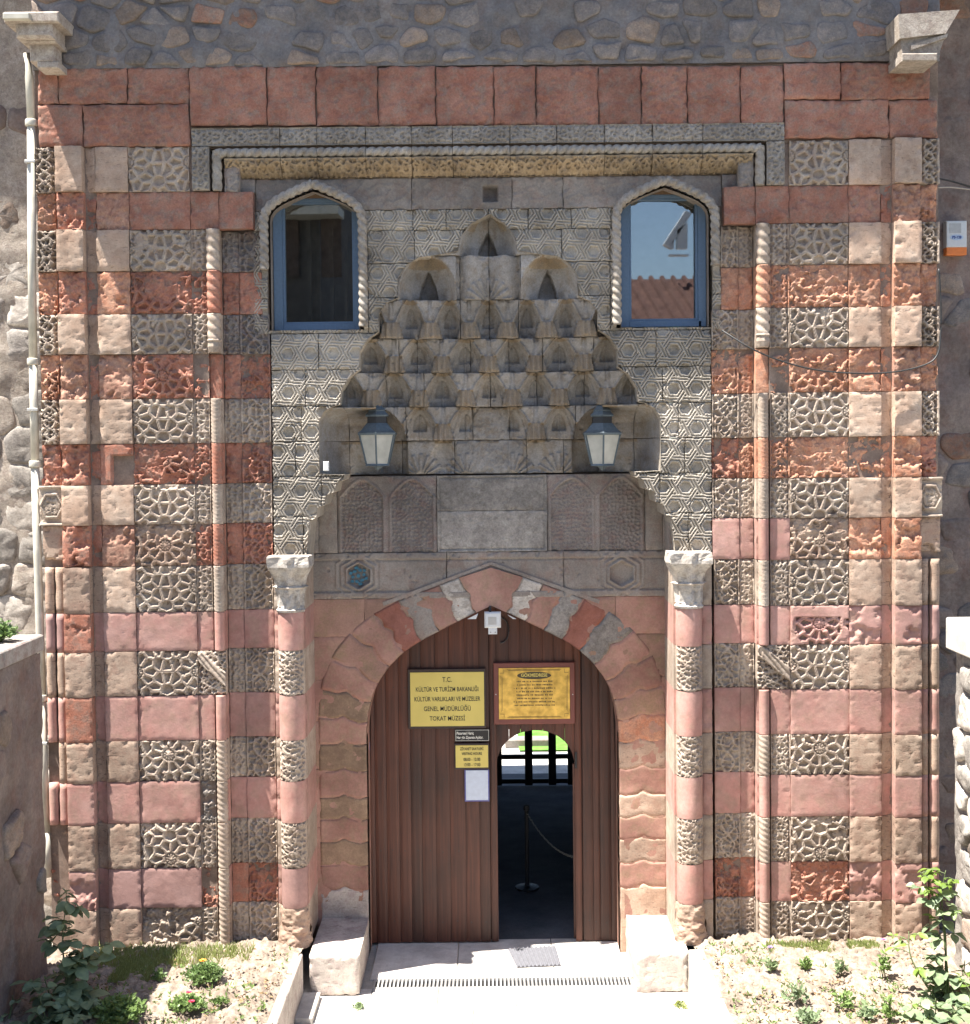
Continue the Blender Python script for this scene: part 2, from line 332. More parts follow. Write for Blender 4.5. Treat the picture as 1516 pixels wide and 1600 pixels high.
# height functions --------------------------------------------------
def h_plain(amp=.0016, sc=.09):
    return lambda X, Z, s: (fbm(X, Z, sc, s) - .5) * 2 * amp
def h_rough(amp=.006):
    def f(X, Z, s): return (fbm(X, Z, .25, s, 4) - .6) * .5 * amp - sst(.74, .80, vn(X, Z * 3.4, .04, s + 4)) * .005
    return f
def voro(X, Z, P):
    d = (X.ravel()[:, None] - P[None, :, 0]) ** 2 + (Z.ravel()[:, None] - P[None, :, 1]) ** 2
    i = np.argpartition(d, 1, axis=1)[:, :2]; r = np.arange(len(d))
    da = d[r, i[:, 0]]; db = d[r, i[:, 1]]; sw = da > db
    i0 = np.where(sw, i[:, 1], i[:, 0]); i1 = np.where(sw, i[:, 0], i[:, 1])
    d0 = np.minimum(da, db); d1 = np.maximum(da, db)
    sep = np.sqrt(((P[i0] - P[i1]) ** 2).sum(1)) + 1e-6
    e = (d1 - d0) / (2 * sep)
    return e.reshape(X.shape), np.sqrt(d0).reshape(X.shape), i0.reshape(X.shape)
def star_points(hw, z0, z1, cx, zp, P=.757):
    pts = []; kind = []
    def add(p, k=0, dm=.073):
        for q in pts:
            if (q[0] - p[0]) ** 2 + (q[1] - p[1]) ** 2 < dm * dm: return
        pts.append(p); kind.append(k)
    cs = []
    k0 = int(math.floor((z0 - zp) / P)) - 1; k1 = int(math.ceil((z1 - zp) / P)) + 1
    for k in range(k0, k1 + 1):
        cs.append((cx, zp + k * P)); cs.append((cx - hw, zp + (k + .5) * P)); cs.append((cx + hw, zp + (k + .5) * P))
    for c in cs: add(c, 1)
    for r, n, o in ((.126, 10, .5), (.204, 10, 0), (.272, 20, .5)):
        for c in cs:
            for a in range(n):
                t = 2 * math.pi * (a + o) / n
                add((c[0] + r * math.sin(t), c[1] + r * math.cos(t)), 0, .061)
    P_ = np.array(pts); K_ = np.array(kind)
    m = (P_[:, 1] > z0 - .15) & (P_[:, 1] < z1 + .15) & (abs(P_[:, 0] - cx) < hw + .2)
    return P_[m], K_[m]
def h_star(cx, hw, zp, depth=.030, erode=0.0, ebias=0.0, er=.045):
    def f(X, Z, s):
        P, K = star_points(hw, Z.min(), Z.max(), cx, zp)
        Xw = X + (vn(X, Z, .07, s) - .5) * .006; Zw = Z + (vn(X, Z, .07, s + 9) - .5) * .006
        e, d, i = voro(Xw, Zw, P)
        hole = sst(.0145, .0175, e)
        H = -depth * 1.0 * hole
        H -= .006 * (1 - sst(.001, .004, e))
        H -= .004 * sst(.008, .012, e)
        k = K[i] == 1
        pc = P[i]; th = np.arctan2(Xw - pc[..., 0], Zw - pc[..., 1])
        pet = -.014 * (1 - np.abs(np.cos(5 * th)) ** .6) * sst(.006, .02, d)
        ring = -.026 * (sst(.046, .050, d) * (np.abs(np.cos(5 * th)) > .35))
        pet = pet * 1.4
        H = np.where(k, np.where(e > .010, pet + ring, H), H)
        H += (fbm(X, Z, .05, s) - .5) * .005
        if erode > 0: H = erosion(X, Z, H, s, erode, ebias, er)
        return H
    return f
def facet(X, Z, g, seed):
    i = np.floor(X / g); j = np.floor(Z / g); bd = np.full(X.shape, 9.); H = np.zeros_like(X)
    for a in (-1, 0, 1):
        for b in (-1, 0, 1):
            cx = (i + a + h2(i + a, j + b, seed)) * g; cz = (j + b + h2(i + a, j + b, seed + 3)) * g
            d = (X - cx) ** 2 + (Z - cz) ** 2; k = d < bd
            hh = h2(i + a, j + b, seed + 5) - .5 + ((h2(i + a, j + b, seed + 7) - .5) * (X - cx) + (h2(i + a, j + b, seed + 8) - .3) * (Z - cz)) / g * 1.6
            H = np.where(k, hh, H); bd = np.where(k, d, bd)
    return H
def erosion(X, Z, H, s, amt, bias=0.0, er=.045):
    zt = (Z - Z.min()) / (Z.max() - Z.min() + 1e-6)
    n = fbm(X, Z, .13, s + 21, 4) + .05 * facet(X, Z, .035, s)
    m = sst(1 - amt - .022, 1 - amt + .022, n * .8 + zt * bias + .1)
    g = -er * .75 + facet(X, Z, .07, s + 2) * er * .45 + facet(X, Z, .028, s + 4) * er * .22 + (fbm(X, Z, .03, s + 31, 2) - .5) * er * .18
    return H * (1 - m) + m * np.minimum(g, -.004)
def h_erode(amt, bias=.3, er=.05, base=None):
    def f(X, Z, s):
        H = (base or h_rough(.004))(X, Z, s)
        return erosion(X, Z, H, s, amt, bias, er)
    return f
def h_strap(a=.262, ox=0., oz=0., soft=1.0):
    def f(X, Z, s):
        x = X - ox; z = Z - oz; rz = a * math.sqrt(3) / 2; el = a / math.sqrt(3) * .58; tw = math.radians(26)
        j0 = np.round(z / rz); d = np.full(X.shape, 9.)
        for dj in (-1, 0, 1):
            j = j0 + dj; off = (j % 2) * a / 2; i0 = np.round((x - off) / a)
            for di in (-1, 0, 1):
                cx = (i0 + di) * a + off; cz = j * rz
                for k in range(3):
                    an = math.radians(60 * k); mx_ = cx + math.cos(an) * a / 2; mz = cz + math.sin(an) * a / 2
                    ux, uz = -math.sin(an + tw), math.cos(an + tw)
                    t = np.clip((x - mx_) * ux + (z - mz) * uz, -el, el)
                    d = np.minimum(d, np.maximum(np.abs(-(x - mx_) * uz + (z - mz) * ux), (np.abs((x - mx_) * ux + (z - mz) * uz) - el) * 1.0))
        g = lambda lo, hi: sst(lo, lo + .003, d) * (1 - sst(hi - .003, hi, d))
        H = -.022 * g(-.01, .0068) - .028 * g(.0185, .0290) - .006 * g(.0275, .0430)
        H -= .045 * sst(.0425, .047, d)
        wear = sst(.35, .7, fbm(X, Z, .3, 41)) * .35 + .65
        return H * soft * wear + (fbm(X, Z, .05, s) - .5) * .004
    return f
def h_vine(xa, xb, P=.36, sp=.05, border=.010, dep=.020, ph=0., horiz=False, erode=0, ebias=.3):
    def f(X, Z, s):
        A, B = (Z, X) if horiz else (X, Z)
        c = (xa + xb) / 2; w = (xb - xa) / 2
        u = A - c; amp = (w - border) * .62
        st = np.full(X.shape, 9.)
        for sg in ((1, -1) if w < 2 else ()):
            q = sg * amp * np.sin(2 * math.pi * (B + ph) / P)
            sl = amp * 2 * math.pi / P * np.cos(2 * math.pi * (B + ph) / P)
            st = np.minimum(st, np.abs(u - q) / np.sqrt(1 + sl ** 2))
        # arabesque web
        g = sp; i = np.floor(A / g); j = np.floor(B / g); d = []
        for a in (-1, 0, 1):
            for b in (-1, 0, 1):
                jx = h2(i + a, j + b, 5) * .8 + .1; jz = h2(i + a, j + b, 9) * .8 + .1
                d.append(np.sqrt((A - (i + a + jx) * g) ** 2 + (B - (j + b + jz) * g) ** 2))
        d = np.sort(np.stack(d), 0); e = (d[1] - d[0]) / 2
        H = -dep * sst(.0035, .0075, e) * sst(.008, .012, st)
        H += .0 * st
        H -= .005 * (1 - sst(.0015, .004, st)) * (st < .012)
        bd = w - np.abs(u)
        H = np.where(bd < border, 0, H)
        H -= .012 * (np.abs(bd - border) < .004)
        H += (fbm(X, Z, .04, s) - .5) * .004
        if erode > 0: H = erosion(X, Z, H, s, erode, ebias)
        return H
    return f
def sweep(name, pts, r, mat, parent, mode='rope', pitch=.075, amp=.16, nseg=14, step=.009, s0=0., back=0.0):
    """a moulding swept along a planar (xz) path at given y; carved with a helical rope or a herringbone"""
    P = [Vector(p) for p in pts]; Ls = [0]
    for i in range(1, len(P)): Ls.append(Ls[-1] + (P[i] - P[i - 1]).length)
    n = max(2, int(Ls[-1] / step)); out = []; Tn = []
    for k in range(n + 1):
        s = Ls[-1] * k / n; i = 0
        while i < len(P) - 2 and Ls[i + 1] < s: i += 1
        t = (s - Ls[i]) / max(1e-9, Ls[i + 1] - Ls[i]); out.append(P[i].lerp(P[i + 1], t)); 
    V = []
    for k in range(n + 1):
        a = out[max(0, k - 2)]; b = out[min(n, k + 2)]; T = (b - a).normalized(); N1 = Vector((0, -1, 0)); N2 = T.cross(N1).normalized()
        s = Ls[-1] * k / n + s0
        for q in range(nseg):
            ph = 2 * math.pi * q / nseg
            if mode == 'rope': c = math.cos(math.pi * (s / pitch) + ph * .5 * 2 + (ph / 2) * 0); rr = r * (1 + amp * (abs(math.cos(math.pi * s / pitch + ph)) ** .7 - .6) * 1.6)
            elif mode == 'herring': pp = ph if ph <= math.pi else 2 * math.pi - ph; rr = r * (1 + amp * (abs(math.cos(math.pi * s / pitch + pp * 2.2)) ** .8 - .6) * 1.3)
            else: rr = r * (1 + amp * (vn(np.array([s]), np.array([ph * .05]), .05, 3)[0] - .5))
            V.append(out[k] + (N1 * math.cos(ph) + N2 * math.sin(ph)) * rr)
    Fq = [(k * nseg + q, k * nseg + (q + 1) % nseg, (k + 1) * nseg + (q + 1) % nseg, (k + 1) * nseg + q) for k in range(n) for q in range(nseg)]
    Fq += [tuple(range(nseg))[::-1], tuple(range(n * nseg, (n + 1) * nseg))]
    return mesh(name, [tuple(v) for v in V], Fq, mat, parent, None, True)
def lump(name, cx, cz, w, h, y0, bulge, mat, parent, seed, n=9, axis='y', back=.06):
    """one rough rubble stone set in a wall"""
    u, v = np.meshgrid(np.linspace(-1, 1, n), np.linspace(-1, 1, n))
    rr = np.maximum(abs(u), abs(v)); ln = (abs(u) ** 3.2 + abs(v) ** 3.2) ** (1 / 3.2) + 1e-9
    k = rr / ln; x = u * k * w / 2; z = v * k * h / 2
    nz_ = fbm(x + cx, z + cz, min(w, h) * .5, seed) - .5
    an = np.arctan2(z, x); x = x * (1 + .16 * (vn(np.cos(an) * 2 + seed, np.sin(an) * 2, .8, seed) - .5)); z = z * (1 + .24 * (vn(np.cos(an) * 2, np.sin(an) * 2 + seed, .8, seed + 1) - .5))
    hh = bulge * (1 - rr ** 6) * (.8 + nz_ * 1.2)
    V = [(cx + a, y0 - b, cz + c) if axis == 'y' else ((cx, 0, 0)) for a, b, c in zip(x.ravel(), hh.ravel(), z.ravel())]
    idx = np.arange(n * n).reshape(n, n); F_ = []
    for j in range(n - 1):
        for i in range(n - 1): F_.append((idx[j, i], idx[j, i + 1], idx[j + 1, i + 1], idx[j + 1, i]))
    ring = list(idx[0, :]) + list(idx[1:, -1]) + list(idx[-1, -2::-1]) + list(idx[-2:0:-1, 0])
    b0 = len(V); V += [(V[q][0], y0 + back, V[q][2]) for q in ring]; m = len(ring)
    F_ += [(ring[(q + 1) % m], ring[q], b0 + q, b0 + (q + 1) % m) for q in range(m)]
    return V, [tuple(int(t) for t in f) for f in F_]
def cells(u0, u1, v0, v1, rows, wmin, wmax, rnd, jz=.3):
    """irregular tightly packed stones: voronoi polygons of jittered courses"""
    pts = []; v = v0 - rows
    while v < v1 + rows:
        hh = rows * rnd.uniform(.8, 1.25); u = u0 - wmax + rnd.uniform(0, wmax)
        while u < u1 + wmax:
            w = rnd.uniform(wmin, wmax); pts.append((u + w / 2, v + hh / 2 + rnd.uniform(-jz, jz) * hh)); u += w
        v += hh
    out = []; asp = (wmin + wmax) / 2 / rows
    for i, (px, pz) in enumerate(pts):
        if not (u0 < px < u1 and v0 < pz < v1): continue
        poly = [(px - wmax, pz - rows * 1.5), (px + wmax, pz - rows * 1.5), (px + wmax, pz + rows * 1.5), (px - wmax, pz + rows * 1.5)]
        for k, (qx, qz) in enumerate(pts):
            if k == i or abs(qx - px) > 2.2 * wmax or abs(qz - pz) > 3 * rows: continue
            # anisotropic bisector (x shrunk) so stones lie flat
            nx_, nz_ = (qx - px) / asp ** 2, (qz - pz); mx_, mz = (px + qx) / 2, (pz + qz) / 2; np_ = []
            for e in range(len(poly)):
                a_, b_ = poly[e], poly[(e + 1) % len(poly)]
                da = (a_[0] - mx_) * nx_ + (a_[1] - mz) * nz_; db = (b_[0] - mx_) * nx_ + (b_[1] - mz) * nz_
                if da <= 0: np_.append(a_)
                if da * db < 0: t = da / (da - db); np_.append((a_[0] + (b_[0] - a_[0]) * t, a_[1] + (b_[1] - a_[1]) * t))
            poly = np_
            if len(poly) < 3: break
        if len(poly) >= 3: out.append([(min(max(x, u0), u1), min(max(z, v0), v1)) for x, z in poly])
    return out
def poly_stone(poly, w0, bulge, mat, parent, seed, axis='y', gap=.012, back=.06, name='rubble_stone'):
    cx = sum(p[0] for p in poly) / len(poly); cz = sum(p[1] for p in poly) / len(poly)
    B = []
    for e in range(len(poly)):
        a_, b_ = poly[e], poly[(e + 1) % len(poly)]; n = max(1, int(math.dist(a_, b_) / .045))
        for k in range(n): t = k / n; B.append((a_[0] + (b_[0] - a_[0]) * t, a_[1] + (b_[1] - a_[1]) * t))
    B = np.array(B); c = np.array([cx, cz]); r = np.sqrt(((B - c) ** 2).sum(1)); m = len(B)
    if m < 5 or r.mean() < .03: return
    rs = (r - gap) / r; Bi = c + (B - c) * rs[:, None] * (1 + (vn(B[:, 0] * 3, B[:, 1] * 3, .1, seed) - .5) * .14)[:, None]
    Bi = (Bi + np.roll(Bi, 1, 0) * .35 + np.roll(Bi, -1, 0) * .35) / 1.7
    V = []
    for t, h in ((1, 0), (.93, .55), (.8, .88), (.55, 1.0), (.28, 1.02)):
        P = c + (Bi - c) * t; hh = bulge * h * (.75 + .5 * fbm(P[:, 0], P[:, 1], .14, seed)) + (facet(P[:, 0], P[:, 1], .08, seed) * bulge * .5 + (fbm(P[:, 0], P[:, 1], .04, seed) - .5) * bulge * .5) * (h > 0)
        V += [(p[0], -q, p[1]) for p, q in zip(P, hh)]
    V += [(cx, -bulge, cz)]; V += [(p[0], back, p[1]) for p in Bi]
    F_ = [(k * m + q, k * m + (q + 1) % m, (k + 1) * m + (q + 1) % m, (k + 1) * m + q) for k in range(4) for q in range(m)] + [(4 * m + q, 4 * m + (q + 1) % m, 5 * m) for q in range(m)]
    F_ += [((q + 1) % m, q, 5 * m + 1 + q, 5 * m + 1 + (q + 1) % m) for q in range(m)]
    ar = sum(poly[i][0] * poly[(i + 1) % len(poly)][1] - poly[(i + 1) % len(poly)][0] * poly[i][1] for i in range(len(poly)))
    if ar < 0: F_ = [f[::-1] for f in F_]
    if axis == 'y': V = [(a, b + w0, c_) for a, b, c_ in V]
    elif axis == 'x+': V = [(w0 - b, a, c_) for a, b, c_ in V]
    else: V = [(w0 + b, a, c_) for a, b, c_ in V]; F_ = [f[::-1] for f in F_]
    return mesh(name, V, F_, mat, parent, None, True)

def text(body, size, loc, mat, parent, align='CENTER', ext=.0012, name='lettering', bold=0.0, sx=1.0, serif=False):
    cu = bpy.data.curves.new(name, 'FONT'); cu.body = body; cu.size = size; cu.align_x = align; cu.align_y = 'CENTER'; cu.extrude = ext; cu.offset = bold; cu.resolution_u = 3
    cu.space_line = 1.0
    ob = bpy.data.objects.new(name, cu); COL.objects.link(ob)
    dg = bpy.context.evaluated_depsgraph_get(); me = bpy.data.meshes.new_from_object(ob.evaluated_get(dg))
    bpy.data.objects.remove(ob); me.materials.clear(); me.materials.append(mat)
    o = bpy.data.objects.new(name, me); COL.objects.link(o)
    for v in me.vertices: v.co = Vector((v.co.x * sx, -v.co.z, v.co.y))
    me.update(); o.parent = parent; o.location = Vector(loc) - wloc(parent)
    return o

# ================================================================== SETTING
def sheet(name, x0, x1, y0, y1, z, mat, res=.5, amp=0.0, sc=.3, kind='structure', seed=3, edge=None):
    nx = max(1, int((x1 - x0) / res)); ny = max(1, int((y1 - y0) / res))
    X, Y = np.meshgrid(np.linspace(x0, x1, nx + 1), np.linspace(y0, y1, ny + 1)); Z = z + (fbm(X, Y, sc, seed, 4) - .5) * 2 * amp
    V = np.stack([X, Y, Z], -1).reshape(-1, 3); idx = np.arange(len(V)).reshape(ny + 1, nx + 1)
    Fq = np.stack([idx[:-1, :-1].ravel(), idx[:-1, 1:].ravel(), idx[1:, 1:].ravel(), idx[1:, :-1].ravel()], -1)
    return tag(mesh(name, V, Fq, mat, None, None, True), kind=kind)
M['ground'] = stone('dusty_ground', (.40, .36, .31), (.46, .42, .36), None, sc=.7)
sheet('ground', -150, 150, -150, 150, -.02, M['ground'], 30)
YB = 0.70      # back wall of the entrance niche
YD = 0.98      # door
YJ = 0.15     # inner field of the frame
YW = 1.25      # flanking main walls

_dp = [(573, 1445), (573, 1140), (576, 1112), (583, 1085), (594, 1062), (610, 1040), (630, 1020), (655, 1003), (685, 987), (718, 970), (742, 958), (768, 946)]
DOORP = [W(a, b, YB) for a, b in _dp]; DOORP[-1] = (0.0, DOORP[-1][1]); DOORP[0] = (DOORP[1][0], 0.0)
ZSP = DOORP[1][1]; ZAP = DOORP[-1][1]
_dx = np.array([p[0] for p in DOORP[1:]]); _dz = np.array([p[1] for p in DOORP[1:]])
def in_door(X, Z, grow=0.0):
    a = -np.abs(X); hw = -_dx[0]
    top = np.interp(np.clip(a + 0 , _dx[0], 0) , _dx, _dz)
    return (np.abs(X) < hw + grow) & (Z < top + grow)

portal = empty('stone_portal', (0, .25, 0))
tag(portal, 'monumental carved portal of red, rose and beige stone with stalactite hood and arched doorway', 'portal')

# course limits measured at photo x=250
cy = [228, 299, 358, 423, 490, 553, 623, 693, 757, 820, 885, 957, 1018, 1088, 1158, 1222, 1287, 1358, 1420, 1482]
cz = [W(250, y)[1] for y in cy]; NC = len(cy) - 1
ZT0 = cz[0]
def Zl(py): return W(250, py)[1]
# column limits (left side, measured at photo y=900), mirrored on the right with its own measures
def X9(px, Y=0.0): return W(px, 900, Y)[0]
LC = dict(a0=68, a1=101, b1=143, c1=160, d1=211, e1=306, f1=331, g1=350, h1=376, i1=425)
RC = dict(a0=1469, a1=1438, b1=1396, c1=1378, d1=1328, e1=1236, f1=1205, g1=1184, h1=1161, i1=1112)
def colx(k, side): return X9((LC if side < 0 else RC)[k])
def span(k0, k1, side):
    a, b = colx(k0, side), colx(k1, side); return (min(a, b), max(a, b))
LIGHT = [i for i in range(NC) if i % 2 == 0]
def J(): return random.uniform(-.0012, .0012)
PLAN_Y = dict(a=0.0, b=-.06, c=.035, d=0.0, e=.014, f=0.028, g=.045, h=YJ + .01, i=YJ)

def capital_pts(): pass
for side in (-1, 1):
    R_ = side > 0
    ex0, ex1 = span('d1', 'e1', side); ecx = (ex0 + ex1) / 2; ehw = (ex1 - ex0) / 2
    zp = (cz[9] + cz[10]) / 2 if not R_ else (cz[9] + cz[10]) / 2
    for k in range(NC):
        z1, z0 = cz[k], cz[k + 1]
        light = k % 2 == 0
        pinkz = k >= 11
        gap = .002 if pinkz and not light else .0035
        base = k == NC - 1
        # --- a: pierced outer strip (upper part only)
        ax0, ax1 = span('a0', 'a1', side)
        if k <= 7:
            if light: relief('carved_strip', ax0, ax1 - .02 if not R_ else ax1, z0, z1, PLAN_Y['a'] + J(), h_vine(ax0, ax1 - .02, P=.19, sp=.058, dep=.05, border=.006, ph=side * .1), M['carved'], portal, res=.0085)
            else:
                relief('eroded_strip', ax0, ax1 - .02, z0, z1, PLAN_Y['a'], h_vine(ax0, ax1 - .02, P=.22, sp=.06, dep=.05, erode=.52 if k > 1 else .62, ebias=.25), M['orange' if k < 6 else 'red'], portal, res=.0095)
        elif k == 8:
            zc = (z0 + z1) / 2; xc = (ax0 + ax1) / 2 - .005
            def hexh(X, Z, s, xc=xc, zc=zc):
                u = abs(X - xc) / .10; v = abs(Z - zc) / .115
                q = np.maximum(v, u * .87 + v * .5) * 1.0
                H = np.where(q < .98, .012, -.01); H = np.where(q < .78, -.012, H)
                vi = h_vine(xc - .1, xc + .1, P=.11, sp=.04, dep=.016, border=0)(X, Z, s)
                H = np.where(q < .72, vi + .004, H)
                H = np.where(abs(Z - zc) > .155, .02, H)
                return H + (fbm(X, Z, .05, s) - .5) * .004
            relief('hexagon_medallion_block', xc - .115, xc + .115, z0, z1, PLAN_Y['a'] - .012, hexh, M['carved'], portal, res=.0085)
        # --- b plain
        bx0, bx1 = span('a1', 'b1', side)
        if light:
            relief('beige_block', bx0, bx1, z0, z1, PLAN_Y['b'] + J(), h_rough(.003), M['beige' if k < 10 else 'brown'], portal, res=.02, back=.12)
        elif not pinkz:
            relief('red_block', bx0, bx1, z0, z1, PLAN_Y['b'] + .004, h_erode(.56 if k < 6 else .42, .35 if k < 6 else .1, .06), random.choice([M['red'], M['redbrown']]) if not R_ else random.choice([M['orange'], M['orange'], M['redbrown']]), portal, res=.013, back=.12)
        else:
            mt = M['pink'] if k not in (11, 13) or R_ else M['red']
            relief('rose_block', bx0, bx1, z0, z1, PLAN_Y['b'] + .004, h_plain(.0012, .2) if (k not in (11, 17)) else h_erode(.40, .1, .025, h_plain(.0012, .2)), mt, portal, res=.016, back=.12, gap=gap)
        # --- c cavetto
        cx0, cx1 = span('b1', 'c1', side)
        def cav(X, Z, s, cx0=cx0, cx1=cx1, side=side):
            t = (X - cx0) / (cx1 - cx0); t = t if side < 0 else 1 - t
            H = .036 * (np.clip(t, 0, 1) ** 2) - .016
            return H + (fbm(X, Z, .1, s) - .5) * .004
        er = (not light and not pinkz)
        cm = M['beige' if k < 9 else 'brown'] if light else (M['pink'] if pinkz else (M['red'] if not R_ or k < 2 else M['orange']))
        relief('cavetto_block', cx0, cx1, z0, z1, PLAN_Y['c'], cav if not er else (lambda X, Z, s, c=cav: erosion(X, Z, c(X, Z, s), s, .42, .2, .03)), cm, portal, res=.014, gap=gap if not light else .003)
        # --- d plain
        dx0, dx1 = span('c1', 'd1', side)
        if light:
            relief('beige_block', dx0, dx1, z0, z1, PLAN_Y['d'] + J(), h_rough(.003), M['beige' if k < 11 else 'brown'], portal, res=.02)
        elif not pinkz:
            if not R_ and k == 7:
                zm = z0 + .02; xm = dx0 + (dx1 - dx0) * .35
                relief('red_block', dx0, dx1, z0, z1, PLAN_Y['d'] + .004, lambda X, Z, s: np.where((X > xm) & (Z < z1 - .10), -.075, 0) + (fbm(X, Z, .1, s) - .5) * .01, M['red'], portal, res=.012)
            elif R_ and k == 7:
                relief('red_block', dx0, dx1, z0, z1, PLAN_Y['d'] + .004, h_erode(.60, .1, .07), M['orange'], portal, res=.012)
            else:
                relief('red_block', dx0, dx1, z0, z1, PLAN_Y['d'] + .003, h_erode(.60 if k == 1 else (.46 if R_ and k == 3 else .30), .35, .035), random.choice([M['red'], M['redbrown'], M['orange']]) if not R_ else M['orange'] if k > 1 else M['redtop'], portal, res=.013)
        else:
            ev = {11: .5, 17: .5}.get(k, 0) if R_ else 0
            relief('rose_block', dx0, dx1, z0, z1, PLAN_Y['d'] + .004, h_plain(.0012, .2) if not ev else h_erode(ev, .1, .025, h_plain(.0012, .2)), M['pink'] if k < 17 or R_ else M['mauve'], portal, res=.016, gap=gap)
        # --- e star panels
        if k == 1:
            relief('red_block', ex0, ex1, z0, z1, PLAN_Y['e'] + .006, h_erode(.35, .5, .015), M['redtop'], portal, res=.016)
        elif light:
            er_ = .10 + .06 * ((k * 7 + R_) % 3) if not (base and not R_) else .35
            mt = M['carved'] if k not in () else M['beige']
            relief('star_panel', ex0 - .001, ex1 + .001, z0, z1, PLAN_Y['e'] + J(), h_star(ecx, ehw, zp if k not in (12, 14, 16, 18) else zp + .19 * (k % 3), depth=.030, erode=er_, ebias=.22 if er_ < .3 else .4, er=.045 if er_ > .3 else .02), mt, portal, res=.0070, gap=.003)
        elif not pinkz or (R_ and k == 17):
            ea = {3: .22, 5: .16, 7: .26, 9: .12, 17: .2}.get(k, .2) + (.10 if R_ and k in (3, 7) else 0)
            relief('star_panel', ex0 - .001, ex1 + .001, z0, z1, PLAN_Y['e'] + .003, h_star(ecx, ehw, zp, depth=.030, erode=ea + .15, ebias=.35, er=.03), M['red'] if k < 9 and not R_ else (M['orange'] if R_ and k < 9 else M['brown'] if k == 9 else M['red']), portal, res=.0072, gap=.003)
        else:
            if R_ and k == 11:
                xc = ecx - .0
                def hh(X, Z, s, ecx=ecx, ehw=ehw, zp=zp, z1=z1, z0=z0):
                    m = ((np.abs(X - ecx + .02) < .12 + .1 * np.sin((z1 - Z) * 9)) & (Z < z1 - .10)) | ((X > ecx - .13) & (Z < z1 - .12) & (Z > z1 - .22))
                    m = m & (fbm(X, Z, .07, s) > .30)
                    st = h_star(ecx, ehw, zp)(X, Z, s)
                    return np.where(m, st - .006, (fbm(X, Z, .09, s) - .5) * .003)
                relief('rose_block', ex0, ex1, z0, z1, PLAN_Y['e'] + .002, hh, M['pink'], portal, res=.009, gap=gap)
            else:
                relief('rose_block', ex0, ex1, z0, z1, PLAN_Y['e'] + .004, h_plain(.002), M['pink'] if k < 17 else M['mauve'], portal, res=.018, gap=gap)
        # --- f strip
        fx0, fx1 = span('e1', 'f1', side); gx0, gx1 = span('f1', 'g1', side); hx0, hx1 = span('g1', 'h1', side); ix0, ix1 = span('h1', 'i1', side)
        if k == 1:
            relief('red_block', fx0, gx1, z0, z1, .02, h_erode(.35, .4, .012), M['redtop'], portal, res=.016) if not R_ else relief('red_block', gx0, fx1, z0, z1, .02, h_erode(.35, .4, .012), M['redtop'], portal, res=.016)
            lo, hi = (min(hx0, ix0), max(hx1, ix1))
            if not R_: hi = W(399, 330, YJ)[0]
            else: lo = W(1128, 330, YJ)[0]
            relief('red_block', lo, hi, z0, z1, .03, h_erode(.35, .5, .012), M['redtop'], portal, res=.016)
        if k >= 2:
            smooth_f = (not light and pinkz and not (not R_ and k >= 15)) or (R_ and k == 9)
            if smooth_f:
                relief('rose_block', fx0, fx1, z0, z1, PLAN_Y['f'] + .006, h_plain(.0012, .2), M['pink'], portal, res=.018, gap=.0012, wd=.002, worn=.006)
            elif k == 12:
                u0, u1 = min(fx0, gx0), max(fx1, gx1)
                def band(X, Z, s, u0=u0, u1=u1, z0=z0, z1=z1, side=side):
                    H = h_vine(u0, u1, P=.2, sp=.045, dep=.03, border=.004)(X, Z, s)
                    t = (X - u0) / (u1 - u0); t = t if side > 0 else 1 - t
                    q = np.abs((Z - z1) + .03 + (1 - t if side < 0 else t) * .24)
                    H = np.where(q < .06, .016 + .010 * (np.abs(np.sin(X * 60 + Z * 50)) > .5), H); H = np.where(np.abs(q - .055) < .008, .026, H)
                    return H
                relief('vine_panel', u0, u1, z0, z1, PLAN_Y['f'], band, M['carved'], portal, res=.0082)
            else:
                mt = M['carved'] if light else (M['red'] if not R_ else M['orange'] if k < 9 else M['red'])
                e_ = .0 if light else (.46 if k in (5, 17) else .32)
                if not R_ and k == 15: mt, e_ = M['grey'], .5
                relief('vine_strip', fx0, fx1, z0, z1, PLAN_Y['f'] + J(), h_vine(fx0, fx1, P=.24, sp=.05, dep=.022, border=.014, erode=e_, ebias=.2), mt, portal, res=.008)
            # g fill behind the colonnette
            if k != 12:
                mt = (M['carved'] if light else M['pink'] if (pinkz or (R_ and k == 9)) else (M['red'] if not R_ else M['orange']))
                relief('reveal_block', gx0, gx1, z0, z1, PLAN_Y['g'] + .02, h_plain(.004), mt, portal, res=.03, gap=gap)
            # --- h strip
            if light:
                relief('vine_strip', hx0, hx1, z0, z1, PLAN_Y['h'] + J(), h_vine(hx0, hx1, P=.2, sp=.045, dep=.016, border=.014), M['carved'] if k > 4 or R_ else M['greycarve'], portal, res=.0085)
            elif pinkz or (R_ and k == 9):
                relief('rose_block', hx0, hx1, z0, z1, PLAN_Y['h'] + .004, h_plain(.0012, .2) if k < 17 or not R_ else h_erode(.5, .3, .02), M['pink'] if k != 17 else M['red'], portal, res=.018, gap=gap)
            else:
                car = R_ and k >= 5
                relief('vine_strip' if car else 'red_block', hx0, hx1, z0, z1, PLAN_Y['h'] + .003, h_vine(hx0, hx1, P=.2, sp=.045, dep=.016, border=.012, erode=.28) if car else h_erode(.3, .5, .015), M['red'] if not R_ else M['orange'], portal, res=.01)
            # --- i panel
            IX0, IX1 = ix0, ix1
            if k <= 3:
                if not R_: IX1 = W(408, 400, YJ)[0] + .002
                else: IX0 = W(1127, 400, YJ)[0]
            else:
                if not R_: IX1 = W(424, 700, YJ)[0]
                else: IX0 = W(1113, 700, YJ)[0]
